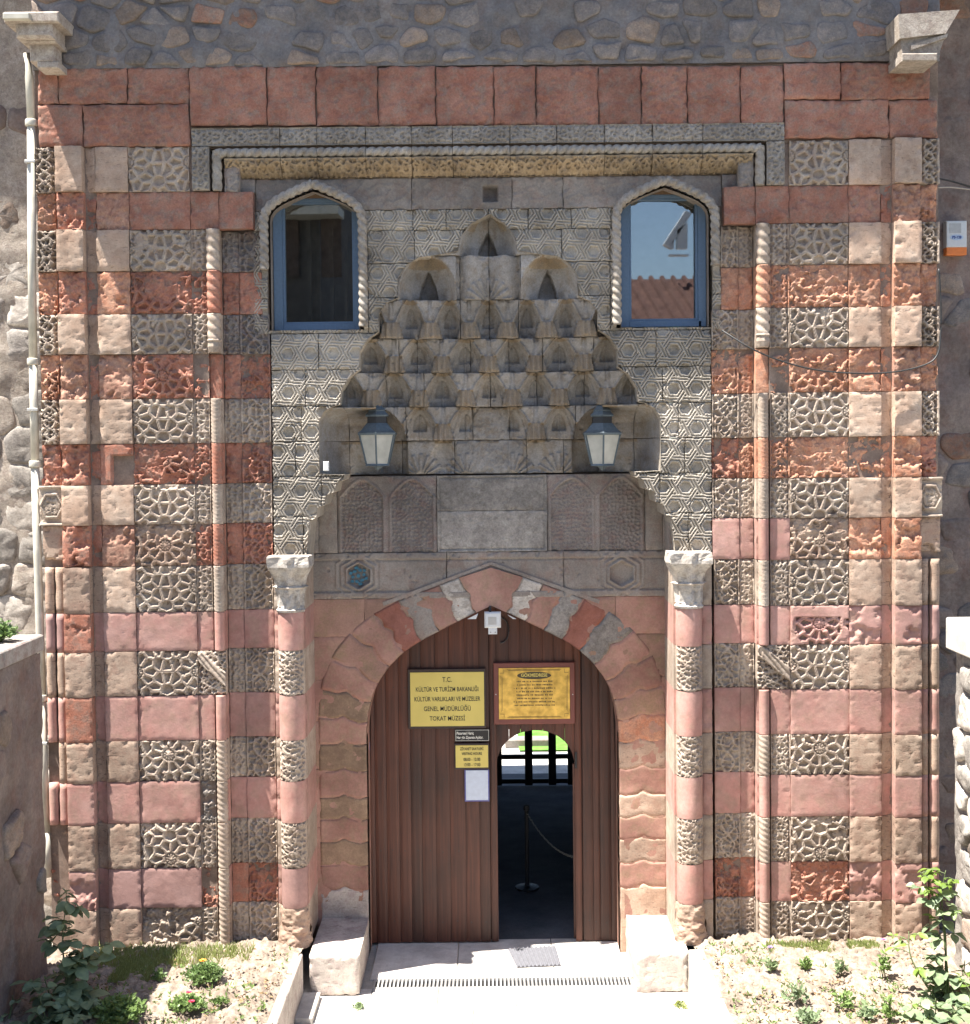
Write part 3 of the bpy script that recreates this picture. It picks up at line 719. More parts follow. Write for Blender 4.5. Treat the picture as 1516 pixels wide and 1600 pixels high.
            if k >= 10:      # room for the engaged column
                if not R_: IX1 = X9(427, YJ)
                else: IX0 = X9(1116, YJ)
            if light:
                relief('vine_panel', IX0, IX1, z0, z1, PLAN_Y['i'] + J(), h_vine(IX0, IX1, P=.38, sp=.062, dep=.028, border=.018, ph=.05), M['carved'] if (k > 4 or R_) else M['greycarve'], portal, res=.0085)
            elif (pinkz and not (k == 17)) or (R_ and k == 9):
                relief('rose_block', IX0, IX1, z0, z1, PLAN_Y['i'] + .004, h_plain(.0012, .2), M['pink'], portal, res=.018, gap=.0012, wd=.002, worn=.006)
            else:
                car = k >= 5
                relief('vine_panel' if car else 'red_block', IX0, IX1, z0, z1, PLAN_Y['i'] + .003, h_vine(IX0, IX1, P=.38, sp=.06, dep=.028, border=.018, erode=.36 if k in (5, 7, 17) else .2) if car else h_erode(.3, .5, .012), M['red'] if k > 6 or not R_ else M['orange'], portal, res=.0095)
    # --- g colonnettes: thick rope above, herringbone below
    gx0, gx1 = span('f1', 'g1', side); gc = (gx0 + gx1) / 2
    for k in range(2, NC):
        z1, z0 = cz[k], cz[k + 1]; light = k % 2 == 0; pinkz = k >= 11
        if k == 12: continue
        if k == 5 : continue
        if k <= 4:
            mt = M['carved'] if light else (M['red'] if not R_ else M['orange'])
            zb = z0 + .002 if k < 4 else z0 + .12
            sweep('rope_moulding', [(gc, .025, z1 - .002), (gc, .025, zb)], .056, mt, portal, 'rope', .085, .17, s0=k * .37)
            if k == 4:
                mb = MB(); mb.lathe([(.058, z0 + .13), (.066, z0 + .115), (.055, z0 + .10), (.062, z0 + .06), (.05, z0 + .01)], gc, .02, 8); mb.build('moulding_base', M['carved'], portal)
            continue
        smooth_ = (not light and pinkz and not (not R_ and k >= 15)) or (R_ and k == 9)
        mt = M['pink'] if smooth_ else (M['carved'] if light or not R_ and k >= 15 else (M['red'] if not R_ else M['orange']))
        sweep('colonnette_drum', [(gc + (.004 if side < 0 else 0), .035, z1 - .002), (gc + (.004 if side < 0 else 0), .035, z0 + .001)], .046, mt, portal, 'plain' if smooth_ else ('herring' if k < 13 else 'rope'), .034 if k < 13 else .05, .03 if smooth_ else .12, s0=k * .2)
    # --- a : twin slender colonnettes in the lower half
    pxs = ((77, 94) if not R_ else (1444, 1461))
    for q, px in enumerate(pxs):
        for k in range(9, NC):
            z1, z0 = cz[k], cz[k + 1]; light = k % 2 == 0
            if k == 9:
                if q == 0: continue
                x_ = X9(sum(pxs) / 2)
                relief('capital_block', x_ - .10, x_ + .10, z0 + .06, z1, .0, h_erode(.5, -.5, .05), M['brown'], portal, res=.012)
                continue
            if not R_ and (k >= 16 or (k == 14 and q == 0)): continue
            if k == 18 and R_ and q == 0: continue
            mt = M['brown'] if light else (M['pink'] if k > 12 else M['mauve'])
            sweep('slender_colonnette', [(X9(px), .02, z1 - .001), (X9(px), .02, z0 + .001)], .045 if q else .043, mt, portal, 'plain', .1, .16, 12, .05, s0=k)
    if not R_:
        for k in (16, 17, 18):
            relief('broken_block', X9(66), X9(101), cz[k + 1], cz[k], .03, h_erode(.7, 0, .06), M['brown' if k != 17 else 'red'], portal, res=.012)
# ---- engaged corner columns with capitals
for side in (-1, 1):
    R_ = side > 0
    pxa, pxb = (438, 474) if not R_ else (1058, 1098)
    xc = (W(pxa, 1100, .03)[0] + W(pxb, 1100, .03)[0]) / 2; rad = .118
    for k in range(10, NC):
        z1, z0 = cz[k], cz[k + 1]
        if k == 10: z1 = Zl(958) + .0; continue
        light = k % 2 == 0
        n = 22; nzs = max(3, int((z1 - z0) / (.0085 if light else .04)))
        u, zz = np.meshgrid(np.linspace(0, 2 * math.pi, n * (4 if light else 2) + 1), np.linspace(z0 + .001, z1 - .001, nzs + 1))
        rr = np.full(u.shape, rad)
        if k == NC - 1: rr = rad + .035 * (1 - (zz - z0) / (z1 - z0)) + (fbm(u * .1, zz, .05, 5) - .5) * .05
        elif light: rr = rad + h_vine(-.16, .16, P=.22, sp=.05, dep=.02, border=.0)((u - 4.7) * rad, zz, 4)
        else: rr = rr + (fbm(u * .1, zz, .1, k) - .5) * .006
        ed = np.minimum(zz - z0, z1 - zz); rr = rr - .004 * (1 - np.clip(ed / .01, 0, 1))
        V = np.stack([xc + rr * np.cos(u), .07 + rr * np.sin(u), zz], -1).reshape(-1, 3); m_ = u.shape[1]
        idx = np.arange(len(V)).reshape(u.shape); Fq = np.stack([idx[:-1, :-1].ravel(), idx[:-1, 1:].ravel(), idx[1:, 1:].ravel(), idx[1:, :-1].ravel()], -1)
        mt = M['brown'] if k == NC - 1 else (M['carved'] if light else (M['pink'] if k < 17 or R_ else M['mauve']))
        mesh('column_drum', V, Fq, mt, portal, None, True)
    # thin fillet strip beside the column, and the reveal of the niche
    xf0, xf1 = ((X9(426, .05), X9(440, .05)) if not R_ else (X9(1098, .05), X9(1114, .05)))
    for k in range(10, NC):
        relief('fillet_block', xf0, xf1, cz[k + 1], cz[k], .10, h_plain(.003), M['carved'] if k % 2 == 0 else M['pink'], portal, res=.02, gap=.002)
    # capital
    zt, zb = Zl(871) - .0, Zl(957)
    n = 20
    prof = [(.135, zb - .01), (.142, zb + .01), (.13, zb + .02), (.12, zb + .05), (.125, zb + .15), (.14, zb + .20), (.165, zb + .215), (.14, zb + .225), (.15, zb + .28), (.185, zb + .36), (.205, zb + .40), (.20, zb + (zt - zb))]
    V = []; nn = 40
    pr = []
    for i in range(len(prof) - 1):
        for t in np.linspace(0, 1, 5)[:-1]: pr.append((prof[i][0] * (1 - t) + prof[i + 1][0] * t, prof[i][1] * (1 - t) + prof[i + 1][1] * t))
    pr.append(prof[-1])
    for i, (r, z) in enumerate(pr):
        for q in range(nn):
            a = 2 * math.pi * q / nn; leaf = .012 * math.cos(a * 8) * (1 if z > zb + .04 else 0) ; t_ = sst(zb + .25, zb + .42, z)
            sq = 1 / max(abs(math.cos(a)), abs(math.sin(a))) ** (float(t_) * .8)
            rr = (r + leaf) * sq * .93 + (float(vn(np.array([a * .3]), np.array([z]), .05, 8)[0]) - .5) * .022
            V.append((xc + rr * math.cos(a), .07 + rr * math.sin(a), z))
    Fq = [(i * nn + q, i * nn + (q + 1) % nn, (i + 1) * nn + (q + 1) % nn, (i + 1) * nn + q) for i in range(len(pr) - 1) for q in range(nn)] + [tuple(range((len(pr) - 1) * nn, len(pr) * nn))]
    mesh('column_capital', V, Fq, M['white'], portal, None, False)

# ---- top frame: scroll band, rope and stained cavetto running across
XL, XR = W(299, 215)[0], W(1226, 210)[0]
zT = W(766, 196)[1]; zS = W(766, 224)[1]; zR0 = W(766, 224)[1]; zR1 = W(766, 245)[1]; zC = W(766, 271)[1]
jp = [299, 437, 495, 571, 643, 707, 797, 870, 945, 1020, 1098, 1226]
fxL0, fxL1 = XL, W(327, 260)[0]; fxR0, fxR1 = W(1198, 260)[0], XR
for i in range(len(jp) - 1):
    a, b = W(jp[i], 210)[0], W(jp[i + 1], 210)[0]
    relief('scroll_block', a, b, zS, zT, -.012 + J(), h_vine(zS, zT, P=.22, sp=.045, dep=.018, border=.014, horiz=True, ph=.03), M['frame'], portal, res=.0085)
    a2 = max(a, fxL1 + .045); b2 = min(b, fxR0 - .045)
    sweep('rope_moulding', [(a2 + .002, .03, (zR0 + zR1) / 2), (b2 - .002, .03, (zR0 + zR1) / 2)], .040, M['ropegrey'], portal, 'rope', .075, .30, s0=a2)
    a3 = max(a, W(350, 260)[0]); b3 = min(b, W(1178, 260)[0])
    def cavt(X, Z, s):
        t = (Z - zC) / (zR1 - zC); t = np.clip(t, 0, 1); return -.16 * (1 - t) ** 1.5 + h_vine(zC, zR1, P=.17, sp=.05, dep=.028, border=.010, horiz=True)(X, Z, s)
    relief('stained_cornice_block', a3, b3, zC, zR1 + .01, -.01, cavt, M['tan2'], portal, res=.0085, back=.25)
zB = cz[1] + .005
for (a, b) in ((fxL0, fxL1), (fxR0, fxR1)):
    relief('scroll_block', a, b, zB, zS, -.012, h_vine(a, b, P=.22, sp=.045, dep=.018, border=.012), M['frame'], portal, res=.0085)
for sgn, x in ((-1, (fxL1 + W(349, 260)[0]) / 2), (1, (fxR0 + W(1179, 260)[0]) / 2)):
    sweep('rope_moulding', [(x, .03, (zR0 + zR1) / 2 + .02), (x, .03, zB)], .042, M['ropegrey'], portal, 'rope', .085, .16)
    a, b = (W(349, 260)[0], W(373, 260)[0]) if sgn < 0 else (W(1155, 260)[0], W(1179, 260)[0])
    relief('corner_block', a, b, zB - .01, zR1, .035, h_vine(a, b, P=.2, sp=.05, dep=.01, border=.01), M['grey'], portal, res=.01)
    a, b = (W(373, 285, YJ)[0], W(399, 285, YJ)[0]) if sgn < 0 else (W(1128, 285, YJ)[0], W(1155, 285, YJ)[0])
    relief('grey_block', a, b, zB, zC, YJ - .015, h_rough(.003), M['grey'], portal, res=.02)

# ---- windows: pointed-arch rope surround, blue frame, pane
AQ = ([0, .03, .10, .25, .45, .7, 1.0], [0, .17, .34, .52, .67, .83, 1.0])
def arch_pts(xc, hw, zs, za, n=10):
    """left springing -> apex -> right springing of the pointed arch"""
    qs = [0, .012, .03, .06, .10, .17, .25, .35, .45, .57, .7, .85, 1.0]
    out = [(xc - hw + hw * q, zs + (za - zs) * float(np.interp(q, *AQ))) for q in qs]
    return out + [(2 * xc - x, z) for x, z in out[-2::-1]]
winx = []
for side, (pl, pr_, pap, psp, pbt, ptop) in ((-1, (424, 561, 492, 345, 516, 300)), (1, (970, 1107, 1036, 338, 511, 294))):
    x0, x1 = W(pl, 430, YJ)[0], W(pr_, 430, YJ)[0]; xc = (x0 + x1) / 2; hw = (x1 - x0) / 2
    zs = W(pap, psp, YJ)[1]; za = W(pap, ptop, YJ)[1]; zb = W(pap, pbt, YJ)[1]
    winx.append((xc, hw, zs, za, zb, side))
def arch_z(x, xc, hw, zs, za):
    q = np.clip(1 - np.abs(x - xc) / hw, 0, 1)
    return zs + (za - zs) * np.interp(q, *AQ)
def in_window(X, Z, grow=0.0):
    r = np.zeros(X.shape, bool)
    for xc, hw, zs, za, zb, sd_ in winx:
        r |= (np.abs(X - xc) < hw + grow) & (Z > zb - (0 if grow == 0 else 0)) & (Z < arch_z(X, xc, hw + grow, zs, za + grow))
    return r
# ---- hood outline
hp = [(478, 878), (481, 840), (484, 814), (494, 809), (496, 794), (507, 789), (509, 774), (522, 769), (526, 754), (536, 750), (538, 742), (499, 741), (498, 690), (498, 658), (506, 643), (520, 635), (531, 632), (533, 610), (545, 590), (562, 577), (562, 550), (574, 530), (592, 518), (592, 490), (604, 473), (622, 465), (622, 434), (636, 413), (655, 402), (690, 397), (716, 392), (718, 372), (735, 350), (766, 334)]
HL = [W(x, y, YJ) for x, y in hp]; HL = [(x, z) for x, z in HL]
HX = HL + [(-x, z) for x, z in HL[-2::-1]]
hoodpoly = np.array(HX + [(1.64, 0.0), (-1.64, 0.0)])
def in_poly(X, Z, P=hoodpoly):
    r = np.zeros(X.shape, bool); n = len(P); j = n - 1
    for i in range(n):
        xi, zi = P[i]; xj, zj = P[j]
        c = ((zi > Z) != (zj > Z)) & (X < (xj - xi) * (Z - zi) / ((zj - zi) + 1e-12) + xi); r ^= c; j = i
    return r
free = lambda X, Z: ~in_poly(X, Z) & ~in_window(X, Z, .035)
def pieces(xa, xb, z0, z1):
    X, Z = np.meshgrid(np.linspace(xa + .004, xb - .004, 60), np.linspace(z0 + .004, z1 - .004, 30)); c = free(X, Z).any(0)
    runs = []; on = False
    for i, v in enumerate(c):
        if v and not on: s0 = i; on = True
        if on and (not v or i == 59): runs.append((X[0, s0] - .01 if s0 else xa, X[0, i] + .01 if i < 59 else xb)); on = False
    return runs if len(runs) > 1 else [(xa, xb)]
# plain grey blocks under the cornice
z325 = W(766, 326, YJ)[1]
js = [399, 492, 643, 800, 880, 1036, 1128]
for i in range(len(js) - 1):
    a, b = W(js[i], 300, YJ)[0], W(js[i + 1], 300, YJ)[0]
    zlo = z325 if i in (1, 2, 3, 4) else z325
    hfun = (lambda X, Z, s, b=b: h_vine(-9, 9, P=.9, sp=.12, dep=.006, border=0)(X, Z, s) - np.where((np.abs(X - (W(766, 300, YJ)[0])) < .065) & (Z > z325 + .07) & (Z < z325 + .20), .09, 0))
    relief('grey_block', a, b, zlo, zC, YJ + .004 + J(), hfun, M['grey'], portal, res=.012, mask=free)
# strapwork field
rows = [(326, 358), (358, 410), (410, 463), (463, 518), (518, 575), (575, 632), (632, 687), (687, 742), (742, 804), (804, 872)]
cuts = [[399, 574, 648, 700, 766, 828, 895, 957, 1128], [399, 500, 577, 650, 766, 880, 955, 1030, 1128], [399, 577, 640, 766, 890, 955, 1128], [399, 577, 620, 900, 955, 1128], [424, 498, 620, 900, 1026, 1112], [424, 477, 600, 930, 1036, 1112], [424, 470, 600, 940, 1060, 1112], [424, 460, 600, 940, 1070, 1112], [424, 500, 700, 850, 1030, 1112], [424, 470, 600, 950, 1075, 1112]]
for (p0, p1), cs in zip(rows, cuts):
    zz1, zz0 = W(766, p0 + 3 * 0, YJ)[1], W(766, p1, YJ)[1]
    for xa, xb in [q for a, b in zip(cs[:-1], cs[1:]) for q in pieces(W(a, 600, YJ)[0], W(b, 600, YJ)[0], zz0, zz1)]:
        relief('strapwork_block', xa, xb, zz0, zz1, YJ + J(), h_strap(.205, ox=.03, oz=.02), M['strap'], portal, res=.0066, mask=free, gap=.0028, back=.14)
# hood edge (reveal)
V = []; F_ = []
for i, (x, z) in enumerate(HX): V += [(x, YJ - .002, z), (x, YB + .02, z)]
n = len(HX); F_ = [(2 * i, 2 * i + 2, 2 * i + 3, 2 * i + 1) for i in range(n - 1)]
mesh('hood_reveal', V, F_, M['strap'], portal)
# window surrounds
for xc, hw, zs, za, zb, sd_ in winx:
    rp = [(xc - hw - .045, .05, zb + .02)] + [(xc - hw - .045, .05, zs)] + [(x, .05, z) for x, z in arch_pts(xc, hw + .045, zs, za + .055, 14)][1:-1] + [(xc + hw + .045, .05, zs), (xc + hw + .045, .05, zb + .02)]
    half = len(rp) // 2
    outer = rp[:half + 1] if sd_ < 0 else rp[half:]; outer_z = W(766, 420, YJ)[1]
    if sd_ < 0: A = [p for p in rp[:half + 1] if p[2] > outer_z]; A = [(A[0][0], .05, outer_z)] + A; B = rp[half:]
    else: A = rp[:half + 1]; B = [p for p in rp[half:] if p[2] > outer_z]; B = B + [(B[-1][0], .05, outer_z)]
    for q in (A, B): sweep('rope_moulding', q, .037, M['ropegrey'], portal, 'rope', .07, .30)
    # reveal
    pts = [(xc - hw, zb)] + arch_pts(xc, hw, zs, za, 14) + [(xc + hw, zb)]
    V = []
    for x, z in pts: V += [(x, YJ - .02, z), (x, YJ + .34, z)]
    mesh('window_reveal', V, [(2 * i, 2 * i + 2, 2 * i + 3, 2 * i + 1) for i in range(len(pts) - 1)], M['grey'], portal)
    # frame + pane
    wz0, wz1 = zb + .01, arch_z(np.array([xc]), xc, hw, zs, za)[0] - .035
    wf = MB(); t = .055; yw = YJ + .10
    px0, px1 = xc - hw + .004, xc + hw - .004
    wf.box(px0, px0 + t * 1.5, yw, yw + .09, wz0, wz1, 0, .004); wf.box(px1 - t * (1.3 if sd_ > 0 else .8), px1, yw, yw + .09, wz0, wz1, 0, .004)
    wf.box(px0 + t * 1.5, px1 - t * .8, yw, yw + .09, wz0, wz0 + .055, 0, .004)
    wf.box(px0 + t * 1.5, px1 - t * .8, yw + .01, yw + .09, wz1 - .03, wz1, 0, .004)
    ob = wf.build('window', M['blueframe'], portal)
    wf = MB(); t2 = .022
    X0, X1, Z0, Z1 = px0 + t * 1.5, px1 - t * (1.3 if sd_ > 0 else .8), wz0 + .055, wz1 - .03
    for bx in ((X0, X0 + t2, Z0, Z1), (X1 - t2, X1, Z0, Z1)): wf.box(bx[0], bx[1], yw + .02, yw + .07, bx[2], bx[3], 0, .003)
    for bx in ((Z0, Z0 + t2), (Z1 - t2, Z1)): wf.box(X0 + t2, X1 - t2, yw + .02, yw + .07, bx[0], bx[1], 0, .003)
    wf.build('sash', M['blueframe'], ob)
    tilt = 0.018 * (-sd_)
    V = [(X0, yw + .05, Z0), (X1, yw + .05 - tilt, Z0), (X1, yw + .05 - tilt, Z1), (X0, yw + .05, Z1)]
    V += [(x, y + .006, z) for x, y, z in V]
    mesh('pane', V, [(0, 1, 2, 3), (7, 6, 5, 4)], M['glass'], ob)
    # timber lintel behind the arch
    MB().box(px0, px1, yw + .005, yw + .08, wz1, zs + (za - zs) * 1.0, 0).build('arch_board', M['woodbare'], portal)
    # curtain/objects inside
    cu = MB(); 
    cu.box(X0 - .1, X1 + .1, yw + .9, yw + .95, Z0 - .2, Z1 + .2)
    cu.build('dark_room_wall', M['curtain'], portal)
    if sd_ < 0:
        c2 = MB()
        for xx in (.28, .42, .60, .80): c2.box(X0 + (X1 - X0) * xx, X0 + (X1 - X0) * xx + .035, yw + .3, yw + .36, Z0, Z0 + (Z1 - Z0) * (.95 - xx * .2))
        c2.build('curtain_fold', M['curtain'], portal)

# ---- muqarnas
tiers = [  # py top, py bottom, depth, cell spacing px, phase, joints
    (334, 398, .16, 92, 0, [700, 766, 832]),
    (398, 466, .22, 190, 95, [620, 720, 766, 815, 912]),
    (466, 526, .27, 62, 31, [590, 720, 766, 812, 945]),
    (526, 579, .33, 76, 0, [560, 622, 650, 735, 797, 850, 930, 975]),
    (579, 633, .39, 76, 38, [530, 600, 660, 766, 842, 918, 1003]),
    (633, 687, .44, 76, 0, [498, 535, 630, 737, 797, 903, 1000, 1035]),
    (687, 742, .475, 76, 38, [498, 535, 620, 707, 825, 885, 1000, 1035])]
S1 = 1 / 175.0
LAMPX = []
def hood_depth(ti):
    p0, p1, dep, sp, phs, jn = tiers[ti]
    zt, zb = W(766, p0, YJ)[1], W(766, p1, YJ)[1]; spw = sp * S1; phw = phs * S1
    hwid = [.30, .86, 1.05, 1.22, 1.38, 1.55, 1.56][ti]
    nxt = 0
    yj, yb = .085, .5
    def f0(X, Z, s, bell=False):
        v = np.clip((Z - zb) / (zt - zb), 0, 1)
        bx = 1 - .55 * np.clip(np.abs(X) / hwid, 0, 1) ** 2.5
        prev = tiers[ti - 1][2] if ti else .12
        Y = yj + (dep - yj) * bx
        if ti == 0:
            ar = .26 * np.sqrt(np.clip(1 - v ** 1.6, 0, 1)); c = np.clip(1 - (np.abs(X) / (ar + 1e-6)) ** 2, 0, 1)
            Y = yj + .01 + .13 * np.sqrt(c); nar = .085 * (1 - np.clip(v / .62, 0, 1) ** 1.6); Y = Y + np.where((np.abs(X) < nar) & (v < .62), .10, 0)
            B = np.zeros(X.shape, bool) | (v > .62) & (c > .1) & (c < .6)
            return (B if bell else Y)
        if ti == 1:
            cx = .545; u = np.abs(np.abs(X) - cx); ar = .26 * np.clip(1 - v ** 2.2, 0, 1) ** .5; c = np.clip(1 - (u / (ar + 1e-6)) ** 2, 0, 1)
            Y = yj + .02 + .15 * np.sqrt(c); nar = .085 * (1 - np.clip(v / .72, 0, 1) ** 1.6); Y = Y + np.where((u < nar) & (v < .72), .09, 0)
            cen = np.abs(X) < .285
            Yc = .17 + .035 * np.cos(X / .285 * math.pi * 2) - .05 * v + h_palm(X, Z, zb, .285)
            Y = np.where(cen, Yc, Y)
            return (((v > .74) & ~cen & (c > .05)) if bell else Y)
        q = (X - phw) / spw; cell = np.abs(q - np.round(q)) * 2       # 0 at the bell, 1 mid-cell
        # concave pointed niche between bells
        top = 1 - cell if False else cell
        ar = np.clip((1 - v) ** .6, 0, 1)
        c = np.clip(1 - ((1 - cell) / (ar * .92 + .06)) ** 2, 0, 1)
        conc = .075 * np.sqrt(c)
        au = (1 - cell) / (ar * .92 + .06)
        rib = .014 * (np.abs(au - 1.0) < .10) + .010 * (np.abs(au - .62) < .05) + .012 * (np.abs(1 - cell) < .035) * (v < .75)
        Yn = Y - .055 + conc * 1.15 - .04 * (v ** 2) - rib
        nic = (1 - cell) < .30 * np.clip(1 - ((v - .30) / .5) ** 2, 0, 1) ** .7; Yn = np.where(nic & (v > .28), Yn + .03, Yn)
        wb = np.where(v < .5, .46 - .30 * v, 0.0) if ti != 2 else np.where(v < .42, .62 - .5 * v, 0)
        bl = cell < wb
        flute = .010 * np.cos((q - np.round(q)) * spw / .028 * math.pi)
        Yb = Y - .085 + .05 * (cell / (wb + 1e-6)) ** 2 + flute - .02 * (.5 - v)
        # slim stem over the bell
        st = (cell < .10) & (v >= .5)
        Y2 = np.where(bl, Yb, Yn); Y2 = np.where(st & ~bl, Y - .07 - .01 * np.cos(cell * 15), Y2)
        # lamp recesses
        if ti >= 5:
            z5 = W(766, 633, YJ)[1]; z7 = W(766, 742, YJ)[1]; vv = (Z - z7) / (z5 - z7)
            for lx in (X_LL, X_LR):
                u = np.abs(X - lx); ar = .26 * np.clip(1 - np.clip((vv - .45) / .52, 0, 1) ** 2, 0, 1) ** .5
                ins = u < ar; Y2 = np.where(ins, yb + .10 * np.sqrt(np.clip(1 - (u / (ar + 1e-6)) ** 2, 0, 1)), Y2); bl = bl & ~ins
            ax = np.abs(X); lx = abs(X_LL); xe = 1.545
            tt = np.clip((ax - lx) / (xe - lx), 0, 1); out = ax > lx
            yq = yj + .03 + (yb + .06 - yj - .03) * np.sqrt(1 - tt ** 2)
            roof = np.clip(1 - np.clip((vv - .55) / .42, 0, 1) ** 2, 0, 1) ** .5
            yq = yj + .03 + (yq - yj - .03) * np.clip(roof + .12 * (ti == 5), 0, 1)
            Y2 = np.where(out, yq, Y2); bl = bl & ~out
            cen = np.abs(X) < .175
            Y2 = np.where(cen, yb - .02 + (fbm(X, Z, .02, 3) - .5) * .012, Y2); bl = bl & ~cen
            if ti == 6:
                bl2 = np.zeros(X.shape, bool); keep = cen | (np.minimum(np.abs(X - X_LL), np.abs(X - X_LR)) < .26)
                Y2 = np.where(keep, Y2, yb - .03 + .03 * c + h_palm(X - phw, Z, zb, spw / 2)); Y2 = np.where(out, yq, Y2); bl = bl2
        return (bl | ((v > .9) & (cell > .6))) if bell else Y2
    def f(X, Z, s, bell=False):
        r = f0(X, Z, s, bell)
        return r if bell else YJ + (r - yj) * 1.4
    return f, zt, zb
def h_palm(X, Z, zb, w):
    q = (X / w + 1) % 2 - 1; a = np.arctan2(q * w, Z - zb + .03); r = np.sqrt((q * w) ** 2 + (Z - zb + .03) ** 2)
    return -.012 * (np.abs(np.cos(a * 9)) > .75) * (r < .22) * (r > .05)
X_LL, X_LR = W(590, 690, .45)[0], W(941, 690, .45)[0]
inhood = lambda X, Z: in_poly(X, Z)
for ti in range(7):
    f, zt, zb = hood_depth(ti); jn = tiers[ti][5]
    for a, b in zip(jn[:-1], jn[1:]):
        xa, xb = W(a, 600, YJ)[0], W(b, 600, YJ)[0]
        if a == jn[0]: xa -= .12
        if b == jn[-1]: xb += .12
        relief('muqarnas_block', xa, xb, zb, zt, 0.0, lambda X, Z, s, f=f: -f(X, Z, s) + (fbm(X, Z, .06, s) - .5) * .006, [M['hood'], M['tan']], portal, res=.0085, back=.86, mask=inhood,
               matf=lambda X, Z, f=f: f(X, Z, 0, True).astype(int), gap=.0025, wd=.004)

# ---- niche back wall
def bw(px, py): return W(px, py, YB)
zN0 = bw(766, 742)[1]; zN1 = bw(766, 862)[1]; zN2 = bw(766, 934)[1]
def h_arab(xa, xb, z0, z1):
    xc = (xa + xb) / 2; w = (xb - xa) / 2
    def f(X, Z, s):
        H = -.010 * sst(.003, .006, h_vine(-9, 9, P=.12, sp=.038, dep=1, border=0)(X, Z, s) * -1)
        u = (X - xc) / w; k = np.where(u < 0, -.5, .5); t = np.abs(u - k) / .44
        az = z1 - .03 - .17 * t ** 1.6
        fr = (np.abs(t - 1) < .07) & (Z < z1 - .19) | (np.abs(Z - az) < .016) & (t < 1.04)
        out = (t > 1.0) | (Z > az)
        H = np.where(out, -.002, H - .006); H = np.where(fr, .006, H)
        return H
    return f
for a, b in ((527, 683), (855, 1008)):
    xa, xb = bw(a, 800)[0], bw(b, 800)[0]
    relief('arabesque_slab', xa, xb, zN1, zN0, YB, h_arab(xa, xb, zN1, zN0), M['greycarve'], portal, res=.0085)
for a, b in ((470, 498), (498, 527), (1008, 1035), (1035, 1066)):
    relief('grey_block', bw(a, 800)[0], bw(b, 800)[0], zN1, zN0, YB - .02, h_rough(.002), M['grey'], portal, res=.025)
xa, xb = bw(683, 800)[0], bw(855, 800)[0]; zm = bw(766, 798)[1]
def h_frame(X, Z, s):
    d = np.minimum(np.minimum(X - xa, xb - X), np.minimum(Z - zN1, zN0 - Z))
    return np.where((d > .022) & (d < .034), -.012, 0) + np.where(d < .02, .008, 0) + h_rough(.003)(X, Z, s)
relief('inscription_slab', xa, xb, zm, zN0, YB - .006, h_frame, M['beige2'] if 'beige2' in M else M['rub3'], portal, res=.012)
relief('inscription_slab', xa, xb, zN1, zm, YB - .006, h_frame, M['rub3'], portal, res=.012)
# band with medallions
xs = [470, 698, 766 + 115, 1066]
def h_band(X, Z, s):
    zc = (zN1 + zN2) / 2; H = np.zeros_like(X)
    t = (Z - zN2) / (zN1 - zN2); H = np.where((t > .86) | (t < .14), .012, 0); H = np.where(np.abs(t - .83) < .02, -.006, H); H = np.where(np.abs(t - .17) < .02, -.006, H)
    for mx_ in MED:
        u = np.abs(X - mx_); v = np.abs(Z - zc); q = np.maximum(u, u * .5 + v * .87)
        H = np.where((q > .15) & (q < .17), .012, H); H = np.where((q > .20) & (q < .215), .008, H); H = np.where((q > .105) & (q < .125), .014, H); H = np.where(q < .105, -.03, H)
    return H + (fbm(X, Z, .08, s) - .5) * .004
MED = [bw(560, 899)[0], bw(972, 894)[0]]
for a, b in zip(xs[:-1], xs[1:]):
    relief('medallion_block', bw(a, 900)[0], bw(b, 900)[0], zN2, zN1, YB + .004, h_band, M['grey'], portal, res=.0095, mask=lambda X, Z: ~in_door(X, Z, .05))
# turquoise tesserae
zc = (zN1 + zN2) / 2
for q in range(12):
    a = q * math.pi / 6 + .2; r = .078 if q % 2 else .055; mb = MB(); cx_, cz_ = MED[0] + r * math.cos(a), zc + r * math.sin(a)
    pl = [(cx_ + .017 * math.cos(a + t) * (1.6 if i % 2 else 1), cz_ + .017 * math.sin(a + t)) for i, t in enumerate((0, 1.4, 2.6, 3.9, 5.1))]
    mb.prism(pl, YB + .012, YB + .05); mb.build('turquoise_tile', M['turq'], portal)
mb = MB(); mb.prism([(MED[0] + .02 * math.cos(t), zc + .02 * math.sin(t)) for t in np.linspace(0, 2 * math.pi, 7)[:-1]], YB + .01, YB + .05); mb.build('turquoise_tile', M['turq'], portal)
